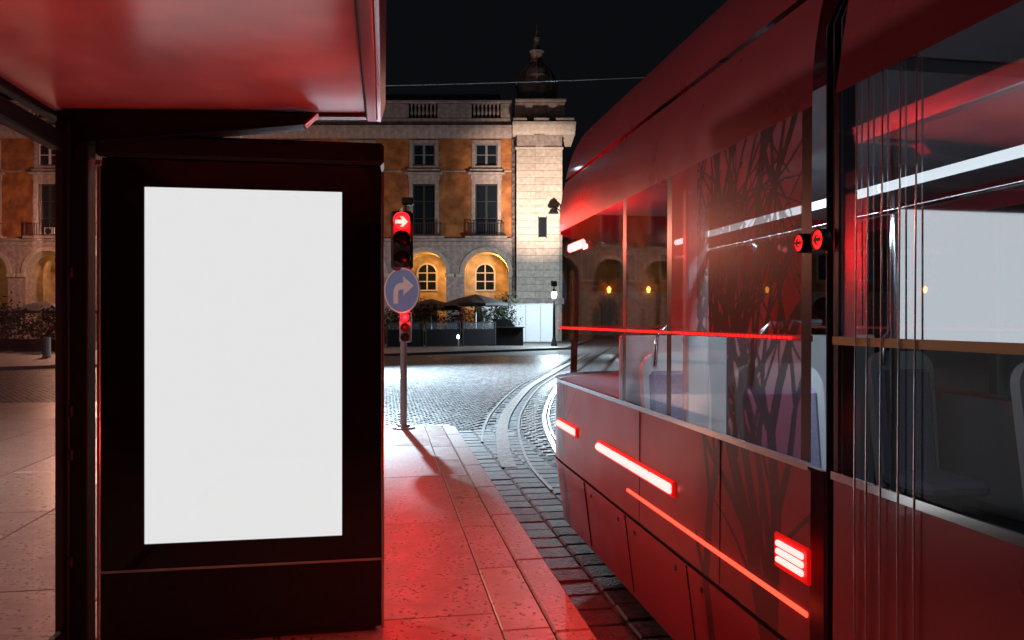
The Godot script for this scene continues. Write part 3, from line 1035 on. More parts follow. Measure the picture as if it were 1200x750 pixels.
# ---------------------------------------------------------------- the far building seen through the tram
func build_far_building() -> void:
	rng.seed = 44
	var t := thing("far_arcade_building", "far rose arcade building with wall lanterns seen through the tram windows", "building", Vector3(8.0, -0.1, -86.0))
	var bw := 4.4
	var w := mb()
	w.span(Vector3(-1.6, 4.9, -1), Vector3(40, 6.2, 0))
	w.span(Vector3(-1.6, 9.0, -1), Vector3(40, 12.5, 0))
	for k in 9:
		var c := bw * k + 0.6
		w.span(Vector3(c + 0.7, 6.2, -1), Vector3(c + bw - 0.7, 9.0, 0))
	w.span(Vector3(-1.6, 6.2, -1), Vector3(-0.1, 9.0, 0))
	obj("wall", w, M.ochre, t)
	obj("cornice", mb().span(Vector3(-1.8, 12.51, -1), Vector3(40, 13.0, 0.6), 0.05), M.stone_trim, t)
	for k in 9:
		var c := bw * k + 0.6
		var a := window_into(t, Vector3(c, 6.2, 0), 1.4, 2.8, 2, M.sash_green)
		obj("surround", surround(1.4, 2.8, 0.22, 0.2), M.stone_trim, a)
		var ar := part("arch", t)
		ar.position = Vector3(c, 0, 0)
		obj("pier_wall", mb().prism(arch_poly(1.45, -bw / 2, bw / 2 - 0.01, 0.0, 4.88, 2.9), -0.9, 0.1), M.stone_trim, ar)
		if k % 2 == 0 or k < 3:
			var ln := part("wall_lantern", t)
			ln.position = Vector3(c + 2.2, 5.1, 0.5)
			obj("arm", mb().tube([Vector3(0, 0.3, -0.5), Vector3(0, 0.55, -0.2), Vector3(0, 0.45, 0)], 0.04, 6), M.iron, ln)
			obj("lamp", mb().lathe([Vector2(0, -0.4), Vector2(0.15, -0.36), Vector2(0.25, 0.1), Vector2(0.05, 0.35), Vector2(0, 0.36)], Transform3D.IDENTITY, 8), M.lantern_warm, ln)
			omni(ln, Vector3(0, 0, 0.02), Color(1.0, 0.6, 0.35), 7.0, 0.2)
	obj("arcade_wall", mb().span(Vector3(-1.6, 0, -4.2), Vector3(40, 4.9, -4)), M.arcade_plaster, t)
	obj("rear_wall", mb().span(Vector3(-1.6, 4.9, -4.2), Vector3(40, 12.5, -3.9)), M.stone_dark, t)


# ---------------------------------------------------------------- the bus shelter
func build_shelter() -> void:
	# advertising panel: a thing of its own
	var s0 := 4.0
	var ap := thing("advertising_panel", "tall black advertising panel with a blank white lit screen at the shelter end", "advertising panel", street(-0.685, 0, s0), TH)
	# local axes: x to the right, z towards the lens
	obj("cabinet", mb().span(Vector3(-0.672, 0.38, -0.2), Vector3(0.672, 2.388, -0.021), 0.012), M.dark_metal, ap)
	var bz := mb()
	bz.span(Vector3(-0.665, 0.384, -0.02), Vector3(-0.472, 2.386, 0.0))
	bz.span(Vector3(0.474, 0.384, -0.02), Vector3(0.665, 2.386, 0.0))
	bz.span(Vector3(-0.472, 2.252, -0.02), Vector3(0.474, 2.386, -0.0002))
	bz.span(Vector3(-0.472, 0.384, -0.02), Vector3(0.474, 0.502, -0.0002))
	obj("bezel", bz, M.bezel, ap)
	obj("screen", mb().span(Vector3(-0.472, 0.502, -0.02), Vector3(0.474, 2.252, -0.008)), M.screen_white, ap)
	area(ap, Vector3(0.0, 1.377, 0.006), Vector3(0, 0, 1), 0.94, 1.75, Color(1, 1, 1), 0.06)
	obj("cover_glass", mb().span(Vector3(-0.664, 0.386, 0.0015), Vector3(0.664, 2.384, 0.0035)), M.cover_glass, ap)
	for sg in [-1, 1]:
		obj("edge_trim", mb().span(Vector3(sg * 0.678 - 0.008, 0.02, -0.2), Vector3(sg * 0.678 + 0.008, 2.36, 0.006), 0.003), M.edge_chrome, ap)
	obj("header", mb().span(Vector3(-0.69, 2.392, -0.215), Vector3(0.685, 2.505, 0.025), 0.016), M.panel_metal, ap)
	obj("header_latch", mb().span(Vector3(-0.688, 2.345, 0.0), Vector3(-0.66, 2.373, 0.022), 0.004), M.edge_chrome, ap)
	obj("base_panel", mb().span(Vector3(-0.668, 0.03, -0.19), Vector3(0.672, 0.366, 0.004), 0.006), M.panel_metal, ap)
	obj("seam_trim", mb().span(Vector3(-0.668, 0.3665, -0.18), Vector3(0.672, 0.3795, -0.004)), M.edge_chrome, ap)
	obj("plinth", mb().span(Vector3(-0.64, 0.0, -0.18), Vector3(0.64, 0.029, -0.02)), M.rubber, ap)

	# shelter: posts, back glass, canopy
	var sh := thing("bus_shelter", "dark metal bus shelter with a glossy canopy coloured by red light over the pavement", "bus shelter", street(-1.47, 0, 2.0), TH)
	# local: x = r + 1.47, z = -(s - 2)
	for q in [[2.02, "front"], [-2.2, "rear"]]:
		var po := part("post", sh)
		po.position = Vector3(0, 0, -q[0])
		obj("profile", mb().span(Vector3(-0.075, 0.02, -0.06), Vector3(-0.012, 2.55, 0.06), 0.006), M.dark_metal, po)
		obj("profile", mb().span(Vector3(-0.008, 0.02, -0.055), Vector3(0.068, 2.55, 0.05), 0.006), M.dark_metal, po)
		obj("foot", mb().span(Vector3(-0.11, 0.0, -0.09), Vector3(0.1, 0.019, 0.09), 0.004), M.dark_metal, po)
		for y in [0.42, 0.93, 1.14, 1.8]:
			obj("hinge", mb().span(Vector3(-0.02, y, 0.052), Vector3(0.006, y + 0.05, 0.075), 0.004), M.rubber, po)
	obj("top_rail", mb().span(Vector3(-0.09, 2.405, -1.955), Vector3(-0.02, 2.49, 2.1), 0.008), M.dark_metal, sh)
	obj("bottom_rail", mb().span(Vector3(-0.06, 0.08, -1.955), Vector3(-0.02, 0.13, 2.1), 0.006), M.dark_metal, sh)
	obj("glass", mb().span(Vector3(-0.044, 0.125, -1.95), Vector3(-0.034, 2.41, 2.1)), M.shelter_glass, sh)
	# canopy, slightly rising towards the road
	var cp := part("canopy", sh)
	cp.position = Vector3(-0.12, 2.605, 0)
	cp.rotation.z = 0.04
	obj("sheet", mb().span(Vector3(0.02, 0.004, -2.05), Vector3(1.5, 0.016, 2.4)), M.canopy_sheet, cp)
	obj("edge_frame", mb().span(Vector3(-0.03, -0.03, -2.12), Vector3(0.02, 0.06, 2.45), 0.006), M.dark_metal, cp)
	obj("edge_frame", mb().span(Vector3(0.02, -0.012, -2.12), Vector3(1.5, 0.06, -2.05), 0.006), M.canopy_frame, cp)
	obj("edge_frame", mb().span(Vector3(0.02, -0.012, 2.4), Vector3(1.5, 0.06, 2.45), 0.006), M.canopy_frame, cp)
	obj("edge_frame", mb().span(Vector3(1.5, -0.02, -2.12), Vector3(1.556, 0.06, 2.45), 0.006), M.canopy_frame, cp)
	var fas := mb().prism(PackedVector2Array([Vector2(1.558, -0.02), Vector2(1.574, -0.02), Vector2(1.602, 0.07), Vector2(1.558, 0.075)]), -2.122, 2.45)
	obj("fascia", fas, M.edge_chrome, cp)
	obj("gasket", mb().span(Vector3(1.494, -0.004, -2.04), Vector3(1.4995, 0.003, 2.4)).span(Vector3(0.02, -0.004, -2.049), Vector3(1.49, 0.003, -2.038)), M.rubber, cp)
	# tapered arm
	var arm := PackedVector2Array([Vector2(-0.07, 2.6), Vector2(-0.07, 2.44), Vector2(0.12, 2.462), Vector2(1.07, 2.583), Vector2(1.13, 2.64)])
	obj("arm", mb().prism(arm, -2.06, -1.97), M.dark_metal, sh)
	obj("arm_end", mb().prism(PackedVector2Array([Vector2(1.072, 2.583), Vector2(1.08, 2.581), Vector2(1.142, 2.64), Vector2(1.133, 2.641)]), -2.055, -1.975), M.red_plastic, sh)
	obj("arm", mb().prism(arm, 2.1, 2.19), M.dark_metal, sh)
	obj("arm_flange", mb().prism(PackedVector2Array([Vector2(0.12, 2.455), Vector2(1.07, 2.576), Vector2(1.07, 2.582), Vector2(0.12, 2.461)]), -2.075, -1.955), M.panel_metal, sh)


# ---------------------------------------------------------------- traffic signal and sign
func arrow_right(k: float) -> PackedVector2Array:
	return PackedVector2Array([Vector2(-0.5, -0.14) * k, Vector2(0.05, -0.14) * k, Vector2(-0.12, -0.38) * k, Vector2(0.1, -0.38) * k, Vector2(0.45, 0) * k, Vector2(0.1, 0.38) * k, Vector2(-0.12, 0.38) * k, Vector2(0.05, 0.14) * k, Vector2(-0.5, 0.14) * k])


func build_signal() -> void:
	var at := Vector3(-1.6, 0, -11.34)
	var p := thing("traffic_signal", "traffic signal on a grey pole with a lit red arrow and small repeater", "traffic signal", at)
	obj("base_flange", mb().lathe([Vector2(0.0, 0.06), Vector2(0.09, 0.06), Vector2(0.1, 0.03), Vector2(0.17, 0.025), Vector2(0.17, 0.0)], Transform3D.IDENTITY, 16), M.galvanised, p)
	obj("pole", mb().tube([Vector3(0, 0.02, 0), Vector3(0, 3.25, 0)], 0.05, 14), M.galvanised, p)
	obj("camera_box", mb().cbox(Vector3(0.07, 3.34, 0.05), Vector3(0.17, 0.11, 0.14), 0.02).tube([Vector3(0, 3.2, 0), Vector3(0.05, 3.32, 0.03)], 0.02, 8), M.signal_black, p)
	var h := part("signal_head", p)
	h.position = Vector3(0, 2.755, 0.17)
	h.rotation.y = 0.12
	obj("housing", mb().cbox(Vector3(0, 0, -0.04), Vector3(0.32, 0.86, 0.18), 0.04), M.signal_black, h)
	for i in 3:
		var y := 0.265 - 0.265 * i
		var xf := Transform3D(Basis(Vector3(1, 0, 0), PI / 2), Vector3(0, y, 0.05))
		obj("visor", mb().lathe([Vector2(0.128, 0.0), Vector2(0.125, 0.19), Vector2(0.117, 0.19), Vector2(0.118, 0.0)], xf, 22, PI * 0.92, PI * 2.08), M.signal_black, h)
		if i == 0:
			obj("lens", mb().lathe([Vector2(0.0, 0.03), Vector2(0.07, 0.022), Vector2(0.112, 0.0)], xf, 22), M.lens_red, h)
			var ar := mb().prism(arrow_right(0.19), 0.03, 0.045, Transform3D(Basis.IDENTITY, Vector3(0, y, 0.05)))
			obj("arrow_lamp", ar, M.red_lamp_core, h)
			obj("lens_glow", mb().lathe([Vector2(0.08, 0.022), Vector2(0.09, 0.028), Vector2(0.112, 0.004)], xf, 22), M.red_lamp, h)
			omni(h, Vector3(0, y, 0.16), Color(1.0, 0.06, 0.08), 3.0, 0.1)
		else:
			obj("lens", mb().lathe([Vector2(0.0, 0.03), Vector2(0.07, 0.022), Vector2(0.112, 0.0)], xf, 22), M.lens_dark, h)
	for y in [2.4, 3.1]:
		obj("clamp", mb().cbox(Vector3(0, y, 0.05), Vector3(0.14, 0.06, 0.15), 0.01), M.signal_black, p)
	var r := part("repeater", p)
	r.position = Vector3(0.04, 1.5, 0.09)
	obj("housing", mb().cbox(Vector3(0, 0, 0), Vector3(0.17, 0.46, 0.09), 0.02), M.repeater_white, r)
	for i in 3:
		var y := 0.14 - 0.145 * i
		var xf := Transform3D(Basis(Vector3(1, 0, 0), PI / 2), Vector3(0, y, 0.046))
		obj("bezel_ring", mb().lathe([Vector2(0.068, 0.0), Vector2(0.066, 0.03), Vector2(0.054, 0.03), Vector2(0.053, 0.0)], xf, 18), M.signal_black, r)
		obj("lens", mb().lathe([Vector2(0.0, 0.018), Vector2(0.035, 0.012), Vector2(0.053, 0.0)], xf, 18), M.red_lamp if i == 0 else M.lens_dark, r)
		if i == 0:
			omni(r, Vector3(0, y, 0.1), Color(1.0, 0.06, 0.08), 1.2, 0.05)
	# round blue sign on the same pole
	var sg := thing("turn_right_sign", "round blue sign with a white arrow bending right, mounted on the signal pole", "road sign", at + Vector3(0.0, 2.03, 0.2), -0.55)
	var xs := Transform3D(Basis(Vector3(1, 0, 0), PI / 2), Vector3.ZERO)
	obj("plate", mb().lathe([Vector2(0.0, -0.02), Vector2(0.325, -0.02), Vector2(0.33, -0.012), Vector2(0.33, 0.002), Vector2(0.0, 0.002)], xs, 40), M.sign_blue, sg)
	obj("rim", mb().lathe([Vector2(0.308, 0.002), Vector2(0.309, 0.0055), Vector2(0.329, 0.0055), Vector2(0.331, 0.001)], xs, 40), M.sign_white, sg)
	var path := PackedVector2Array()
	path.append(Vector2(-0.15, -0.19))
	for k in 9:
		var a := PI - PI / 2 * k / 8.0
		path.append(Vector2(0.0 + cos(a) * 0.15, -0.02 + sin(a) * 0.13))
	path.append(Vector2(0.04, 0.11))
	path.append(Vector2(0.03, 0.205))
	path.append(Vector2(0.225, 0.06))
	path.append(Vector2(0.03, -0.075))
	path.append(Vector2(0.04, 0.012))
	for k in 9:
		var a := PI / 2 + PI / 2 * k / 8.0
		path.append(Vector2(0.0 + cos(a) * 0.062, -0.02 + sin(a) * 0.032))
	path.append(Vector2(-0.062, -0.19))
	obj("arrow", mb().prism(path, 0.0025, 0.0065), M.sign_white, sg)
	obj("bracket", mb().cbox(Vector3(0.0, 0.0, -0.07), Vector3(0.12, 0.05, 0.1), 0.01), M.galvanised, sg)


# ---------------------------------------------------------------- the tram
const TOFF := Vector3(-2.55, 0.12, 2.0)     # street axes to the tram's own axes


func outline(inset: float, s_end: float, breaks: Array) -> Array:
	var o := []
	var l := 1.35 + inset
	var r := 3.75 - inset
	var ra := 0.8
	var rs := 0.85
	for s in breaks:
		o.append(Vector2(l, s))
	for k in range(1, 13):
		var a := PI / 2 * k / 12.0
		o.append(Vector2(l + ra * (1 - cos(a)), s_end - rs + rs * sin(a)))
	for k in range(0, 13):
		var a := PI / 2 * (12 - k) / 12.0
		o.append(Vector2(r - ra * (1 - cos(a)), s_end - rs + rs * sin(a)))
	var bb := breaks.duplicate()
	bb.reverse()
	for i in bb.size():
		if i > 0:
			o.append(Vector2(r, bb[i]))
	return o


func band(o0: Array, y0: float, o1: Array, y1: float, i0: int, i1: int) -> MB:
	var b := mb(TOFF)
	var nn := []
	for i in range(i0, i1 + 1):
		var a: Vector2 = o0[maxi(i - 1, 0)]
		var c: Vector2 = o0[mini(i + 1, o0.size() - 1)]
		var t := Vector3(c.x - a.x, 0, -(c.y - a.y))
		var up := Vector3(o1[i].x - o0[i].x, y1 - y0, -(o1[i].y - o0[i].y))
		var n := up.cross(t).normalized()
		if n.dot(Vector3(o0[i].x - 2.55, 0, -(o0[i].y - 2.0))) < 0.0:
			n = -n
		nn.append(n)
	for i in range(i0, i1):
		b.squad(Vector3(o0[i].x, y0, -o0[i].y), Vector3(o0[i + 1].x, y0, -o0[i + 1].y), Vector3(o1[i + 1].x, y1, -o1[i + 1].y), Vector3(o1[i].x, y1, -o1[i].y), nn[i - i0], nn[i + 1 - i0], nn[i + 1 - i0], nn[i - i0])
	return b


# a smooth shell through several outlines, one above the other
func shell(os: Array, q: Array) -> MB:
	var b := mb(TOFF)
	var ps := []
	var ns := []
	for k in os.size():
		var row := []
		for p in os[k]:
			row.append(Vector3(p.x, q[k][0], -p.y))
		ps.append(row)
	var n: int = os[0].size()
	for k in os.size():
		var row := []
		for i in n:
			var t: Vector3 = ps[k][mini(i + 1, n - 1)] - ps[k][maxi(i - 1, 0)]
			var up: Vector3 = ps[mini(k + 1, os.size() - 1)][i] - ps[maxi(k - 1, 0)][i]
			var nn := up.cross(t).normalized()
			if nn.dot(ps[k][i] - Vector3(2.55, 1.6, -2.0)) < 0.0:
				nn = -nn
			row.append(nn)
		ns.append(row)
	for k in os.size() - 1:
		for i in n - 1:
			b.squad(ps[k][i], ps[k][i + 1], ps[k + 1][i + 1], ps[k + 1][i], ns[k][i], ns[k][i + 1], ns[k + 1][i + 1], ns[k + 1][i])
	return b


func tb(a: Vector3, b: Vector3, e := 0.0) -> MB:      # a box in (r, y, s)
	return mb(TOFF).span(Vector3(a.x, a.y, -a.z), Vector3(b.x, b.y, -b.z), e)


func tram_seat(parent: Node, r: float, s: float) -> void:
	var o := part("seat", parent)
	var f := 0.42
	var sp := PackedVector2Array([Vector2(-0.2, -0.42), Vector2(0.2, -0.42)])
	for k in 9:
		var a := PI / 2 * k / 8.0
		sp.append(Vector2(0.11 + 0.11 * cos(a), 0.3 + 0.12 * sin(a)))
	for k in 9:
		var a := PI / 2 + PI / 2 * k / 8.0
		sp.append(Vector2(-0.11 + 0.11 * cos(a), 0.3 + 0.12 * sin(a)))
	obj("shell", mb(TOFF).prism(sp, -0.03, 0.03, Transform3D(Basis.from_euler(Vector3(-0.12, 0, 0)), Vector3(r, f + 0.56, -s))), M.seat_shell, o)
	obj("back_cushion", mb(TOFF).cbox(Vector3(r, f + 0.53, -s + 0.04), Vector3(0.36, 0.68, 0.05), 0.024, Basis.from_euler(Vector3(-0.12, 0, 0))), M.seat_cloth, o)
	obj("cushion", mb(TOFF).cbox(Vector3(r, f + 0.42 - 0.22, -s + 0.28), Vector3(0.42, 0.09, 0.44), 0.03), M.seat_cloth, o)
	obj("pedestal", mb(TOFF).cbox(Vector3(r, f + 0.06, -s + 0.25), Vector3(0.2, 0.18, 0.3), 0.02), M.tram_black, o)
	obj("grab_handle", mb(TOFF).tube([Vector3(r - 0.14, f + 0.9, -s + 0.0), Vector3(r - 0.13, f + 1.08, -s + 0.0), Vector3(r - 0.05, f + 1.16, -s), Vector3(r + 0.06, f + 1.17, -s), Vector3(r + 0.2, f + 1.17, -s)], 0.014, 8), M.chrome, o)


func build_tram() -> void:
	rng.seed = 61
	var t := thing("tram", "red articulated tram with branch print and red light trails built as side bars passing the stop", "tram", street(2.55, -0.12, 2.0), TH)
	# ---- far car
	var far := part("end_car", t)
	var br := [2.28, 2.34, 2.9, 3.5, 3.56, 4.2, 4.26, 5.9]
	var se := 6.75
	var NB := br.size()
	var o_sk := outline(0.06, se - 0.05, br)
	var o_a := outline(0.0, se, br)
	var o_b := outline(0.005, se - 0.03, br)
	var o_c := outline(0.01, se - 0.14, br)
	var o_d2 := outline(0.11, se - 0.23, br)
	var o_f := outline(0.47, se - 0.66, br)
	var last := o_a.size() - 1
	obj("skirt", band(o_sk, 0.02, o_a, 0.495, 0, last), M.tram_print, far)
	obj("seam", band(outline(0.02, se - 0.02, br), 0.495, outline(0.02, se - 0.02, br), 0.515, 0, last), M.tram_black, far)
	obj("side_panel", band(o_a, 0.515, o_b, 1.115, 0, last), M.tram_print, far)
	obj("window_rail", band(outline(-0.006, se - 0.02, br), 1.115, outline(-0.006, se - 0.02, br), 1.14, 0, last), M.chrome, far)
	var rows := func(q: Array, called: String):
		var os := []
		for k in q:
			os.append(outline(k[1], se - k[2], br))
		return obj(called, shell(os, q), M.tram_red, far)
	rows.call([[2.29, 0.01, 0.14], [2.38, 0.012, 0.15], [2.48, 0.02, 0.165], [2.58, 0.036, 0.18], [2.68, 0.06, 0.2]], "cove")
	obj("gutter_seam", band(o_d2, 2.68, o_d2, 2.71, 0, last), M.tram_black, far)
	rows.call([[2.705, 0.062, 0.19], [2.8, 0.085, 0.23], [2.92, 0.125, 0.29], [3.04, 0.19, 0.37], [3.13, 0.27, 0.46], [3.19, 0.36, 0.56], [3.23, 0.47, 0.66]], "roof_side")
	var roof := mb(TOFF)
	var m := o_f.size()
	for i in range(0, m / 2 - 1):
		roof.quad(Vector3(o_f[i].x, 3.23, -o_f[i].y), Vector3(o_f[i + 1].x, 3.23, -o_f[i + 1].y), Vector3(o_f[m - 2 - i].x, 3.23, -o_f[m - 2 - i].y), Vector3(o_f[m - 1 - i].x, 3.23, -o_f[m - 1 - i].y), Vector3(2.55, 0, -2))
	obj("roof", roof, M.tram_red, far)
	obj("roof_rail", tb(Vector3(1.95, 3.23, 2.4), Vector3(2.0, 3.31, 5.4), 0.01), M.tram_dark, far)
	# vertical seam of the skirt panel
	obj("skirt_seam", mb(TOFF).tube([Vector3(1.406, 0.05, -5.1), Vector3(1.349, 0.49, -5.1)], 0.006, 6), M.tram_black, far)
	for q in [2.95, 3.95]:
		obj("panel_joint", mb(TOFF).tube([Vector3(1.3505, 0.52, -q), Vector3(1.3525, 1.11, -q)], 0.0022, 5), M.tram_black, far)
	for q in [3.3, 4.2]:
		obj("skirt_seam", mb(TOFF).tube([Vector3(1.406, 0.05, -q), Vector3(1.349, 0.49, -q)], 0.004, 6), M.tram_black, far)
	for q in [2.5, 3.15, 3.45, 4.05, 4.35, 4.95]:
		obj("skirt_latch", mb(TOFF).lathe([Vector2(0.0, 0.004), Vector2(0.012, 0.004), Vector2(0.014, 0.0)], Transform3D(Basis(Vector3(0, 0, 1), PI / 2), Vector3(1.357, 0.43, -q)), 10), M.tram_dark, far)
	# window band: posts, then panes above and below the middle bar
	var at := func(o: Array, p: Array, f: float): 
		var q := []
		for i in o.size():
			q.append((o[i] as Vector2).lerp(p[i], f))
		return q
	var fm := (1.54 - 1.14) / (2.29 - 1.14)
	var o_m: Array = at.call(o_b, o_c, fm)
	var posts := [[0, 1], [3, 4], [5, 6], [NB + 5, NB + 6], [last - 6, last - 5], [last - 1, last]]
	for q in posts:
		obj("post", band(o_b, 1.14, o_c, 2.29, q[0], q[1]), M.tram_dark, far)
	for q in [[1, 2, 1, 1], [2, 3, 1, 0], [4, 5, 0, 0], [6, NB + 5, 0, 0], [NB + 6, last - 6, 0, 0], [last - 5, last - 1, 0, 0]]:
		var wn := part("window", far)
		obj("upper_pane", band(o_m, 1.55, o_c, 2.29, q[0], q[1]), M.tram_film if q[2] else M.tram_glass, wn)
		obj("lower_pane", band(o_b, 1.14, o_m, 1.53, q[0], q[1]), M.tram_film if q[3] else M.tram_glass, wn)
	obj("middle_bar", band(outline(0.012, se - 0.07, br), 1.53, outline(0.012, se - 0.07, br), 1.55, 0, last), M.tram_red, far)
	# trail of reflected red signal light, built as glowing dots on the middle bar
	var trail_dots := mb(TOFF)
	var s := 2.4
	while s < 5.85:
		trail_dots.box(Vector3(1.349, 1.54, -s), Vector3(0.006, 0.008, 0.012))
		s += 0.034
	var lr := obj("reflected_trail", trail_dots, M.reflected_red, far)
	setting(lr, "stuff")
	# inside
	obj("floor", tb(Vector3(1.45, 0.36, 2.28), Vector3(3.65, 0.42, 6.1)), M.tram_floor, far)
	obj("ceiling", tb(Vector3(1.52, 2.42, 2.28), Vector3(3.58, 2.46, 5.8)), M.tram_inside, far)
	obj("inner_wall", tb(Vector3(1.40, 0.42, 2.28), Vector3(1.42, 1.11, 5.8)), M.tram_inside, far)
	obj("inner_wall", tb(Vector3(3.68, 0.42, 2.28), Vector3(3.70, 1.11, 5.8)), M.tram_inside, far)
	obj("partition", tb(Vector3(1.5, 0.42, 3.66), Vector3(1.62, 2.4, 3.72), 0.01), M.pale_board, far)
	obj("partition", tb(Vector3(1.5, 0.42, 4.75), Vector3(3.3, 1.5, 4.8), 0.01), M.pale_board, far)
	for q in [[1.78, 3.25], [1.78, 4.5], [3.25, 3.25], [3.25, 4.4]]:
		tram_seat(far, q[0], q[1])
	for q in [[2.1, 2.9], [2.3, 3.9]]:
		obj("grab_pole", mb(TOFF).tube([Vector3(q[0], 0.42, -q[1]), Vector3(q[0], 2.42, -q[1])], 0.017, 10), M.chrome, far)
	# red light trails along the side, built as long glowing bars
	for q in [[3.45, 4.72, 0.8, 0.032, 1.0], [5.3, 5.85, 0.8, 0.032, 0.6]]:
		var l := part("trail_lamp", far)
		var x0 := 1.35
		if q[0] > 5.0:
			x0 = 1.35
		var turn := 0.0
		var c := Vector3(x0, q[2], -(q[0] + q[1]) / 2)
		var bs := Basis.from_euler(Vector3(0, turn if turn == 0.0 else -turn, 0))
		obj("housing", mb(TOFF).cbox(c, Vector3(0.024, q[3] * 2 + 0.012, q[1] - q[0] + 0.03), 0.008, bs), M.lamp_halo, l)  # glowing rim that paints in the halo round the bar
		for k in 4:
			var za: float = -lerpf(q[0], q[1], k / 4.0) - 0.004
			var zc: float = -lerpf(q[0], q[1], (k + 1) / 4.0) + 0.004
			obj("lamp", mb(TOFF).tube([Vector3(x0 - 0.006, q[2], za), Vector3(x0 - 0.008, q[2], za - 0.012), Vector3(x0 - 0.008, q[2], zc + 0.012), Vector3(x0 - 0.006, q[2], zc)], [0.018, q[3] * 0.8, q[3] * 0.8, 0.018], 12), M.trail_glow, l)
		area(l, c + TOFF + Vector3(-0.03, 0, 0), Vector3(-1, 0, 0), q[1] - q[0], 0.06, Color(1.0, 0.17, 0.13), 1.8 * q[4])
	var ls := part("trail_strip", far)  # long thin light trail, built as a glowing strip
	obj("lamp", mb(TOFF).cbox(Vector3(1.349, 0.646, -3.22), Vector3(0.012, 0.018, 1.86), 0.004), M.trail_strip_glow, ls)
	area(ls, Vector3(1.335, 0.646, -3.2) + TOFF, Vector3(-1, 0, 0), 1.8, 0.02, Color(1.0, 0.2, 0.12), 1.0)
	var tl := part("flare_lamp", far)  # light flare at the tram end, built as a glowing bar
	obj("lamp", mb(TOFF).cbox(Vector3(1.358, 2.13, -5.35), Vector3(0.03, 0.06, 0.42), 0.012), M.trail_glow, tl)
	omni(tl, Vector3(1.30, 2.13, -5.35) + TOFF, Color(1.0, 0.08, 0.1), 2.5, 0.02)
	# ---- gangway bellows
	var bel := part("gangway_bellows", t)
	for i in 3:
		var sa := 2.155 + 0.042 * i
		var prof := [Vector2(1.43, 0.15), Vector2(1.43, 2.5), Vector2(1.6, 2.9), Vector2(2.0, 3.05), Vector2(3.1, 3.05), Vector2(3.5, 2.9), Vector2(3.67, 2.5), Vector2(3.67, 0.15)]
		var fb := mb(TOFF)
		var rid := []
		for j in prof.size() - 1:
			var p0: Vector2 = prof[j]
			var p1: Vector2 = prof[j + 1]
			var d0 := (p0 - Vector2(2.55, 1.3)).normalized() * 0.045
			var d1 := (p1 - Vector2(2.55, 1.3)).normalized() * 0.045
			for h in 2:
				var sA := sa + 0.042 * h
				fb.quad(Vector3(p0.x, p0.y, -sA), Vector3(p1.x, p1.y, -sA), Vector3(p1.x + d1.x, p1.y + d1.y, -sa - 0.021), Vector3(p0.x + d0.x, p0.y + d0.y, -sa - 0.021), Vector3(2.55, 1.3, -sa - 0.021))
			rid.append(Vector3(p0.x + d0.x, p0.y + d0.y, -sa - 0.021))
		rid.append(Vector3(3.67 + 0.04, 0.15, -sa - 0.021))
		obj("fold", fb, M.bellows, bel)
		obj("ridge_glint", mb(TOFF).tube(rid, 0.0025, 6), M.bellows_glint, bel)  # pale lines paint in the light that the ridges catch
	# ---- near car
	var near := part("middle_car", t)
	var z0 := -6.0
	var z1 := 2.152
	for sg in [0, 1]:
		var fx := func(r: float): return r if sg == 0 else 5.1 - r
		var strip := func(called: String, ra: float, ya: float, rb: float, yb: float, sa: float, sb: float, mm: Material, par: Node):
			var b := mb(TOFF)
			b.quad(Vector3(fx.call(ra), ya, -sa), Vector3(fx.call(ra), ya, -sb), Vector3(fx.call(rb), yb, -sb), Vector3(fx.call(rb), yb, -sa), Vector3(2.55, 1.5, -(sa + sb) / 2))
			return obj(called, b, mm, par)
		strip.call("skirt", 1.41, 0.02, 1.35, 0.495, z0, z1, M.tram_red, near)
		strip.call("seam", 1.37, 0.495, 1.37, 0.515, z0, z1, M.tram_black, near)
		strip.call("side_panel", 1.35, 0.515, 1.355, 1.115, z0, z1, M.tram_red, near)
		strip.call("window_rail", 1.344, 1.115, 1.344, 1.14, z0, z1, M.chrome, near)
		strip.call("cove", 1.36, 2.29, 1.42, 2.68, z0, z1, M.tram_red, near)
		strip.call("gutter_seam", 1.46, 2.68, 1.46, 2.71, z0, z1, M.tram_black, near)
		strip.call("roof_side", 1.42, 2.71, 1.6, 3.16, z0, z1, M.tram_red, near)
		strip.call("roof_edge", 1.6, 3.16, 1.85, 3.3, z0, z1, M.tram_red, near)
		strip.call("middle_bar", 1.35, 1.525, 1.35, 1.55, z0, z1, M.yellow_bar, near)
		var ss := z1
		for i in 5:
			var e := ss - 1.55
			strip.call("post", 1.355, 1.14, 1.36, 2.29, ss - 0.02, ss, M.tram_dark, near)
			strip.call("post", 1.355, 1.14, 1.36, 2.29, e, e + 0.06, M.tram_dark, near)
			var wn := part("window", near)
			strip.call("upper_pane", 1.357, 1.55, 1.36, 2.29, e + 0.06, ss - 0.02, M.tram_mirror_glass, wn)
			strip.call("lower_pane", 1.355, 1.14, 1.357, 1.525, e + 0.06, ss - 0.02, M.tram_tint, wn)
			ss = e
	obj("roof", tb(Vector3(1.84, 3.26, z0), Vector3(3.26, 3.3, z1)), M.tram_red, near)
	obj("end_wall", tb(Vector3(1.5, 0.2, z0), Vector3(3.6, 3.2, z0 + 0.05)), M.tram_dark, near)
	obj("floor", tb(Vector3(1.45, 0.36, z0 + 0.06), Vector3(3.65, 0.42, z1)), M.tram_floor, near)
	obj("ceiling", tb(Vector3(1.52, 2.42, z0 + 0.06), Vector3(3.58, 2.46, z1)), M.tram_inside, near)
	for q in [[1.78, 1.0], [3.25, 1.0], [1.78, -0.2], [3.25, -0.2]]:
		tram_seat(near, q[0], q[1])
	for q in [[2.0, 1.5], [2.2, 0.9]]:
		obj("grab_pole", mb(TOFF).tube([Vector3(q[0], 0.42, -q[1]), Vector3(q[0], 2.42, -q[1])], 0.014, 10), M.chrome, near)
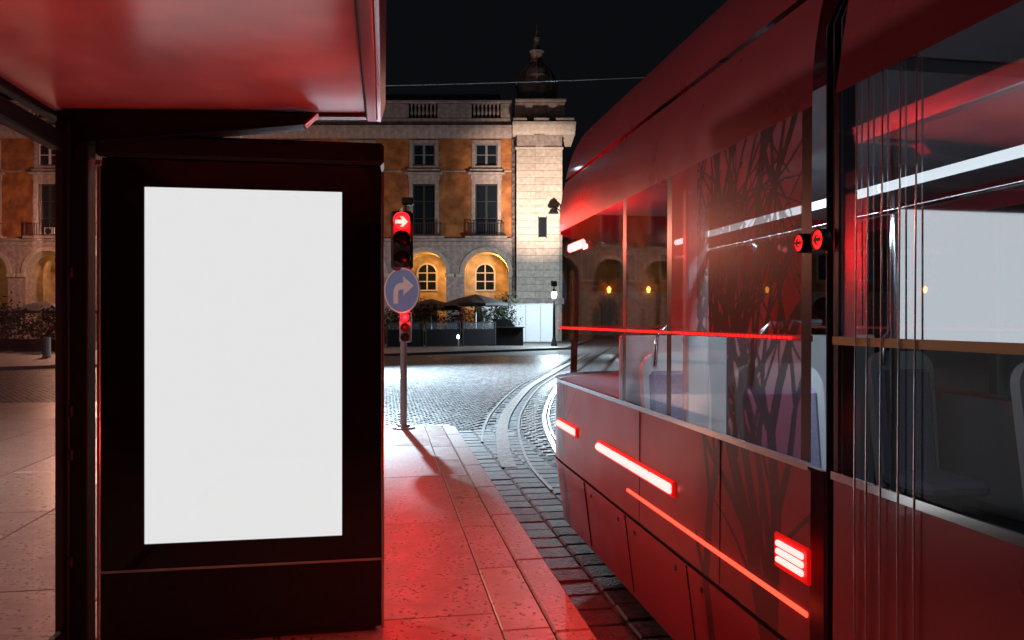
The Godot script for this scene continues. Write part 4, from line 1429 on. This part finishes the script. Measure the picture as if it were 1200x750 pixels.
	for q in [2.03, 1.976, 1.914, 1.84, 1.777]:
		obj("streak_rod", mb(TOFF).tube([Vector3(1.343, 0.5, -q), Vector3(1.343, 1.13, -q), Vector3(1.352, 2.29, -q)], 0.0024, 6), M.chrome, near)  # rods added for pale vertical streaks, not edges of a door
	# lights and rails along both cars, under the ceiling
	for q in [[far, 2.3, 4.1], [near, -4.0, 2.29]]:
		var lt := part("light_tube", q[0])
		obj("lamp", mb(TOFF).tube([Vector3(1.62, 2.035, -q[1]), Vector3(1.62, 2.035, -q[2])], 0.016, 8), M.tube_white, lt)
		var ar := area(lt, Vector3(1.65, 2.03, -(q[1] + q[2]) / 2) + TOFF, Vector3(0.7, -0.7, 0).normalized(), 0.03, q[2] - q[1], Color(0.85, 0.94, 1.0), 2.2)
		ar.transform.basis = Basis(Vector3(0, 0, 1), Vector3(0.7071, 0.7071, 0), Vector3(-0.7071, 0.7071, 0))
		ar.area_size = Vector2(q[2] - q[1], 0.03)
		obj("streak_rail", mb(TOFF).tube([Vector3(1.62, 1.95, -q[1]), Vector3(1.62, 1.95, -q[2])], 0.009, 8), M.chrome, q[0])  # chrome rail added in place of a second, thinner light streak
	# reflection of the signal arrow, built as glowing discs by the gangway
	for q in [[2.2, 0.03], [2.31, 0.026]]:
		var sgn := part("reflected_arrow", far if q[0] > 2.28 else near)
		var c := Vector3(1.335, 1.85, -q[0] - 0.0)
		var xf := Transform3D(Basis(Vector3(0, 0, 1), PI / 2), c)
		obj("housing", mb(TOFF).lathe([Vector2(0.0, -0.02), Vector2(q[1] + 0.006, -0.02), Vector2(q[1] + 0.006, 0.006), Vector2(q[1], 0.008)], xf, 20), M.tram_black, sgn)
		obj("lamp", mb(TOFF).lathe([Vector2(q[1], 0.004), Vector2(0.0, 0.006)], xf, 20), M.reflected_red, sgn)
		var pl := PackedVector2Array()
		for w in arrow_right(q[1] * 1.5):
			pl.append(Vector2(-w.x, w.y))
		obj("arrow", mb(TOFF).prism(pl, 0.0075, 0.0095, Transform3D(Basis(Vector3(0, 0, 1), Vector3(0, 1, 0), Vector3(-1, 0, 0)), c)), M.tram_black, sgn)
	# one more light trail, built as a short glowing bar
	var nl := part("trail_lamp", far)
	for k in 3:
		obj("lamp", mb(TOFF).cbox(Vector3(1.342, 0.83 - 0.028 * k, -2.39), Vector3(0.016, 0.02, 0.17), 0.005), M.trail_glow, nl)
	obj("housing", mb(TOFF).cbox(Vector3(1.352, 0.802, -2.39), Vector3(0.014, 0.12, 0.22), 0.005), M.lamp_halo, nl)  # halo of the short bar, made as a glowing plate
	area(nl, Vector3(1.33, 0.8, -2.39) + TOFF, Vector3(-1, 0, 0), 0.17, 0.08, Color(1.0, 0.3, 0.16), 2.0)
	# wheels
	for q in [4.6, 3.2, 0.4, -3.0]:
		for r in [2.11, 3.01]:
			obj("wheel", mb(TOFF).lathe([Vector2(0.0, 0.05), Vector2(0.25, 0.05), Vector2(0.29, 0.04), Vector2(0.29, -0.04), Vector2(0.0, -0.05)], Transform3D(Basis(Vector3(0, 0, 1), PI / 2), Vector3(r, 0.18, -q)), 20), M.rail_steel, t)


# ---------------------------------------------------------------- things on the plaza
func parasol(at: Vector3, w: float, h: float, label: String) -> void:
	var t := thing("parasol", label, "parasol", at, rng.randf_range(-0.1, 0.1), "parasols of the terrace")
	obj("pole", mb().tube([Vector3(0, 0.05, 0), Vector3(0, h - 0.03, 0)], 0.035, 8), M.white_paint, t)
	obj("base", mb().cbox(Vector3(0, 0.05, 0), Vector3(0.7, 0.1, 0.7), 0.02), M.planter_box, t)
	var c := mb()
	var e := h - 0.62
	var n := 8
	for i in n:
		var a0 := TAU * (i - 0.5) / n
		var a1 := TAU * (i + 0.5) / n
		var p0 := Vector3(cos(a0), 0, sin(a0)) * w / 2 + Vector3(0, e, 0)
		var p1 := Vector3(cos(a1), 0, sin(a1)) * w / 2 + Vector3(0, e, 0)
		var q0 := p0.lerp(Vector3(0, h, 0), 0.5) + Vector3(0, 0.06, 0)
		var q1 := p1.lerp(Vector3(0, h, 0), 0.5) + Vector3(0, 0.06, 0)
		var pm := (p0 + p1) / 2 + Vector3(0, 0.05, 0)
		var o := Vector3(0, e - 3, 0)
		c.quad(p0, pm, (q0 + q1) / 2, q0, o)
		c.quad(pm, p1, q1, (q0 + q1) / 2, o)
		c.tri_o(q0, q1, Vector3(0, h, 0), o)
		c.quad(p0, pm, pm - Vector3(0, 0.17, 0), p0 - Vector3(0, 0.15, 0), Vector3(0, e, 0))
		c.quad(pm, p1, p1 - Vector3(0, 0.15, 0), pm - Vector3(0, 0.17, 0), Vector3(0, e, 0))
	obj("canopy", c, M.parasol_cloth, t)
	obj("ribs", ribs(w, h, e), M.iron, t)


func ribs(w: float, h: float, e: float) -> MB:
	var b := mb()
	for i in 8:
		var a := TAU * (i + 0.5) / 8
		b.tube([Vector3(0, h - 0.07, 0), Vector3(cos(a) * w / 4, (h + e) / 2, sin(a) * w / 4), Vector3(cos(a) * w / 2.04, e - 0.01, sin(a) * w / 2.04)], 0.012, 5)
	return b


func shrub(called: String, at: Vector3, w: float, h: float, y0: float, count: int, label: String, boxy: bool, planter: Vector3) -> void:
	var t := thing(called, label, "plant", at, 0.0, "plants of the terrace")
	if planter != Vector3.ZERO:
		obj("planter", mb().cbox(Vector3(0, planter.y / 2, 0), planter, 0.02), M.planter_box, t)
	var stems := mb()
	for i in 5:
		var a := TAU * i / 5
		stems.tube([Vector3(cos(a) * w * 0.05, y0 * 0.6, sin(a) * w * 0.05), Vector3(cos(a) * w * 0.22, y0 + h * 0.4, sin(a) * w * 0.12), Vector3(cos(a) * w * 0.36, y0 + h * 0.85, sin(a) * w * 0.2)], [0.03, 0.02, 0.008], 5)
	obj("stem", stems, M.bark, t)
	var mm := MultiMesh.new()
	mm.transform_format = MultiMesh.TRANSFORM_3D
	mm.use_colors = true
	var lf := mb()
	lf.tri(Vector3(0, 0, 0), Vector3(-0.045, 0.012, 0.08), Vector3(0, 0.0, 0.2))
	lf.tri(Vector3(0, 0, 0), Vector3(0, 0.0, 0.2), Vector3(0.045, 0.012, 0.08))
	mm.mesh = lf.mesh()
	mm.mesh.surface_set_material(0, M.leaf)
	mm.instance_count = count
	var clumps := []
	for i in 14:
		clumps.append(Vector3(rng.randf_range(-0.4, 0.4) * w, y0 + rng.randf_range(0.12, 0.95) * h, rng.randf_range(-0.25, 0.25) * w * (0.4 if boxy else 1.0)))
	for i in count:
		var q: Vector3 = clumps[rng.randi() % 14]
		var sp := minf(w, h) * 0.2
		var p := q + Vector3(rng.randfn(0, sp), rng.randfn(0, sp), rng.randfn(0, sp * 0.7))
		p.y = maxf(p.y, y0)
		mm.set_instance_transform(i, Transform3D(Basis.from_euler(Vector3(rng.randf_range(-1, 1), rng.randf() * TAU, rng.randf_range(-0.7, 0.7))).scaled(Vector3.ONE * rng.randf_range(0.7, 1.5)), p))
		var g := rng.randf_range(0.5, 1.5)
		mm.set_instance_color(i, Color(g, g * rng.randf_range(0.85, 1.1), g * 0.8))
	var mi := MultiMeshInstance3D.new()
	mi.name = "foliage"
	setting(mi, "stuff")
	mi.multimesh = mm
	mi.material_override = M.leaf
	t.add_child(mi, true)


func wind_screen(at: Vector3, w: float, turn: float, label: String) -> void:
	var t := thing("wind_screen", label, "wind screen", at, turn, "wind screens of the terrace")
	obj("lower_board", mb().cbox(Vector3(0, 0.55, 0), Vector3(w - 0.061, 1.0, 0.05), 0.01), M.planter_box, t)
	obj("glass", mb().box(Vector3(0, 1.245, 0), Vector3(w - 0.061, 0.38, 0.012)), M.screen_glass, t)
	for sg in [-1, 1]:
		obj("post", mb().span(Vector3(sg * w / 2 - 0.03, 0, -0.04), Vector3(sg * w / 2 + 0.03, 1.5, 0.04)), M.iron, t)
	obj("top_bar", mb().span(Vector3(-w / 2 + 0.03, 1.44, -0.03), Vector3(w / 2 - 0.03, 1.49, 0.03)), M.iron, t)


func cafe_chair() -> Node3D:
	var t := thing("cafe_chair", "dark cafe chair", "chair", Vector3.ZERO, 0.0, "cafe chairs on the terrace")
	obj("seat", mb().cbox(Vector3(0, 0.45, 0), Vector3(0.42, 0.04, 0.42), 0.015), M.planter_box, t)
	obj("backrest", mb().cbox(Vector3(0, 0.72, -0.2), Vector3(0.42, 0.34, 0.03), 0.012), M.planter_box, t)
	for x in [-0.18, 0.18]:
		for z in [-0.18, 0.18]:
			obj("leg", mb().tube([Vector3(x, 0.0, z), Vector3(x, 0.44 if z > 0 else 0.85, z)], 0.014, 6), M.galvanised, t)
	return t


func build_plaza() -> void:
	rng.seed = 91
	parasol(Vector3(-5.3, 0, -50.5), 4.2, 3.0, "dark parasol partly behind the blue road sign")
	parasol(Vector3(-2.3, 0, -49.0), 4.4, 3.25, "wide dark parasol in front of the rightmost lit arch")
	parasol(Vector3(-28.2, 0, -46.0), 3.6, 2.75, "dark parasol at the left edge seen through the shelter glass")
	parasol(Vector3(-25.4, 0, -45.0), 3.4, 2.75, "dark parasol seen through the shelter glass beside the post")
	var i := 0
	for q in [[-8.3, -43.5, "dark wind screen nearest the advertising panel"], [-6.2, -44.6, "dark wind screen behind the signal pole"], [-4.1, -45.8, "dark wind screen right of the signal pole"], [-2.0, -47.0, "dark wind screen below the wide parasol"]]:
		wind_screen(Vector3(q[0], 0, q[1]), 2.2, 0.5, q[2])
	shrub("potted_tree", Vector3(-0.35, 0, -49.5), 1.3, 1.9, 1.2, 700, "leafy potted tree beside the rightmost lit arch", false, Vector3(0.7, 0.7, 0.7))
	shrub("potted_shrub", Vector3(-5.6, 0, -48.5), 1.4, 1.1, 1.5, 450, "potted shrub under the dark parasols near the signal", false, Vector3(0.6, 0.9, 0.6))
	shrub("hedge", Vector3(-27.6, 0, -41.0), 3.0, 1.6, 0.5, 1400, "dark hedge in a planter at the left edge", true, Vector3(2.8, 0.6, 0.7))
	shrub("hedge", Vector3(-24.5, 0, -40.0), 2.8, 1.5, 0.5, 1300, "dark hedge in a planter right of the left edge behind the white post", true, Vector3(2.6, 0.6, 0.7))
	for q in [[-8.6, -51.5, "tall dark hedge behind the terrace hidden next to the advertising panel"], [-6.2, -51.8, "tall dark hedge behind the signal pole under the parasol"], [-3.7, -52.0, "tall dark hedge between the two lit arches"], [-1.4, -52.2, "tall dark hedge below the rightmost lit arch"]]:
		shrub("hedge", Vector3(q[0], 0, q[1]), 2.5, 1.75, 0.45, 1300, q[2], true, Vector3(2.3, 0.6, 0.6))
	var bo := thing("white_post", "short white fluted post on the plaza seen through the shelter glass", "post", Vector3(-20.1, 0, -33.2))
	obj("shaft", mb().lathe([Vector2(0.0, 0.86), Vector2(0.12, 0.86), Vector2(0.15, 0.82), Vector2(0.15, 0.08), Vector2(0.18, 0.06), Vector2(0.18, 0.0)], Transform3D.IDENTITY, 18), M.white_paint, bo)
	for k in 6:
		obj("flute", mb().span(Vector3(-0.13 + 0.045 * k, 0.1, 0.14), Vector3(-0.115 + 0.045 * k, 0.8, 0.158)), M.galvanised, bo)
	# white hoarding by the tower, its lamp post and the dark kiosk
	var ho := thing("white_hoarding", "white boarded hoarding along the foot of the pale tower", "hoarding", Vector3(0.55, 0, -55.6))
	for k in 5:
		obj("board", mb().cbox(Vector3(-2.2 + 1.06 * k, 1.37, rng.randf_range(-0.01, 0.01)), Vector3(1.04, 2.68, 0.05), 0.008), M.white_board, ho)
	obj("top_rail", mb().span(Vector3(-2.75, 2.72, -0.05), Vector3(2.6, 2.79, 0.05), 0.01), M.galvanised, ho)
	var lp := thing("lamp_post", "dark lamp post with a white lit head in front of the white hoarding", "lamp post", Vector3(2.6, 0, -47.5))
	obj("pole", mb().tube([Vector3(0, 0.1, 0), Vector3(0, 2.9, 0)], [0.09, 0.06], 12), M.iron, lp)
	obj("foot", mb().lathe([Vector2(0.09, 0.5), Vector2(0.14, 0.3), Vector2(0.2, 0.08), Vector2(0.2, 0)], Transform3D.IDENTITY, 14), M.iron, lp)
	obj("lamp", mb().lathe([Vector2(0.0, 2.92), Vector2(0.12, 2.95), Vector2(0.18, 3.2), Vector2(0.1, 3.34), Vector2(0.0, 3.36)], Transform3D.IDENTITY, 14), M.lantern_white, lp)
	obj("cap", mb().lathe([Vector2(0.0, 3.62), Vector2(0.06, 3.5), Vector2(0.2, 3.36), Vector2(0.0, 3.37)], Transform3D.IDENTITY, 14), M.iron, lp)
	omni(lp, Vector3(0, 3.15, 0), Color(0.85, 0.95, 1.0), 80.0, 0.12)
	obj("flood_housing", mb().cbox(Vector3(0.0, 3.85, -0.1), Vector3(0.36, 0.26, 0.3), 0.03, Basis.from_euler(Vector3(0.5, 0.1, 0))), M.iron, lp)
	obj("flood_stem", mb().tube([Vector3(0, 3.5, 0), Vector3(0, 3.75, 0)], 0.03, 8), M.iron, lp)
	obj("flood_lamp", mb().box(Vector3(0.0, 3.93, -0.27), Vector3(0.28, 0.18, 0.02), Basis.from_euler(Vector3(0.5, 0.1, 0))), M.lantern_white, lp)
	spot(lp, Vector3(0, 3.96, -0.32), Vector3(-0.7, 11.0, -10.9), Color(1.0, 0.86, 0.77), 520.0, 25.0, 0.12).spot_angle_attenuation = 1.0
	var kk := thing("kiosk_counter", "dark low counter with a slanted lid before the white hoarding", "kiosk", Vector3(-0.4, 0, -48.2))
	obj("body", mb().cbox(Vector3(0, 0.55, 0), Vector3(2.2, 1.1, 0.8), 0.02), M.planter_box, kk)
	obj("top", mb().cbox(Vector3(0, 1.14, 0), Vector3(2.35, 0.07, 0.95), 0.02), M.iron, kk)
	obj("lid", mb().prism(PackedVector2Array([Vector2(-0.9, 1.18), Vector2(0.55, 1.18), Vector2(0.3, 1.6), Vector2(-0.75, 1.7)]), -0.35, 0.35), M.planter_box, kk)
	# cafe chairs in the shade of the parasols
	var ch := cafe_chair()
	var spots := [[-6.6, -46.8, 0.4, "dark cafe chair left behind the signal pole"], [-5.9, -46.2, 2.4, "dark cafe chair just right of the signal pole"], [-4.0, -47.6, 1.2, "dark cafe chair between the two front wind screens"], [-2.9, -48.4, -0.6, "dark cafe chair under the wide parasol"]]
	for k in spots.size():
		var o: Node3D = ch
		if k > 0:
			o = ch.duplicate()
			o.name = numbered("cafe_chair")
			add_child(o)
		o.position = Vector3(spots[k][0], 0, spots[k][1])
		o.rotation.y = spots[k][2]
		o.set_meta("label", spots[k][3])
	# small white guide lights at the terrace edge
	for q in [[-3.2, -45.6, "small white light stub below the wide parasol"]]:
		var g := thing("light_stub", q[2], "light", Vector3(q[0], 0, q[1]))
		obj("post", mb().tube([Vector3(0, 0, 0), Vector3(0, 0.5, 0)], 0.05, 10), M.galvanised, g)
		obj("lamp", mb().lathe([Vector2(0.06, 0.5), Vector2(0.08, 0.62), Vector2(0.04, 0.72), Vector2(0, 0.74)], Transform3D.IDENTITY, 12), M.lantern_white, g)
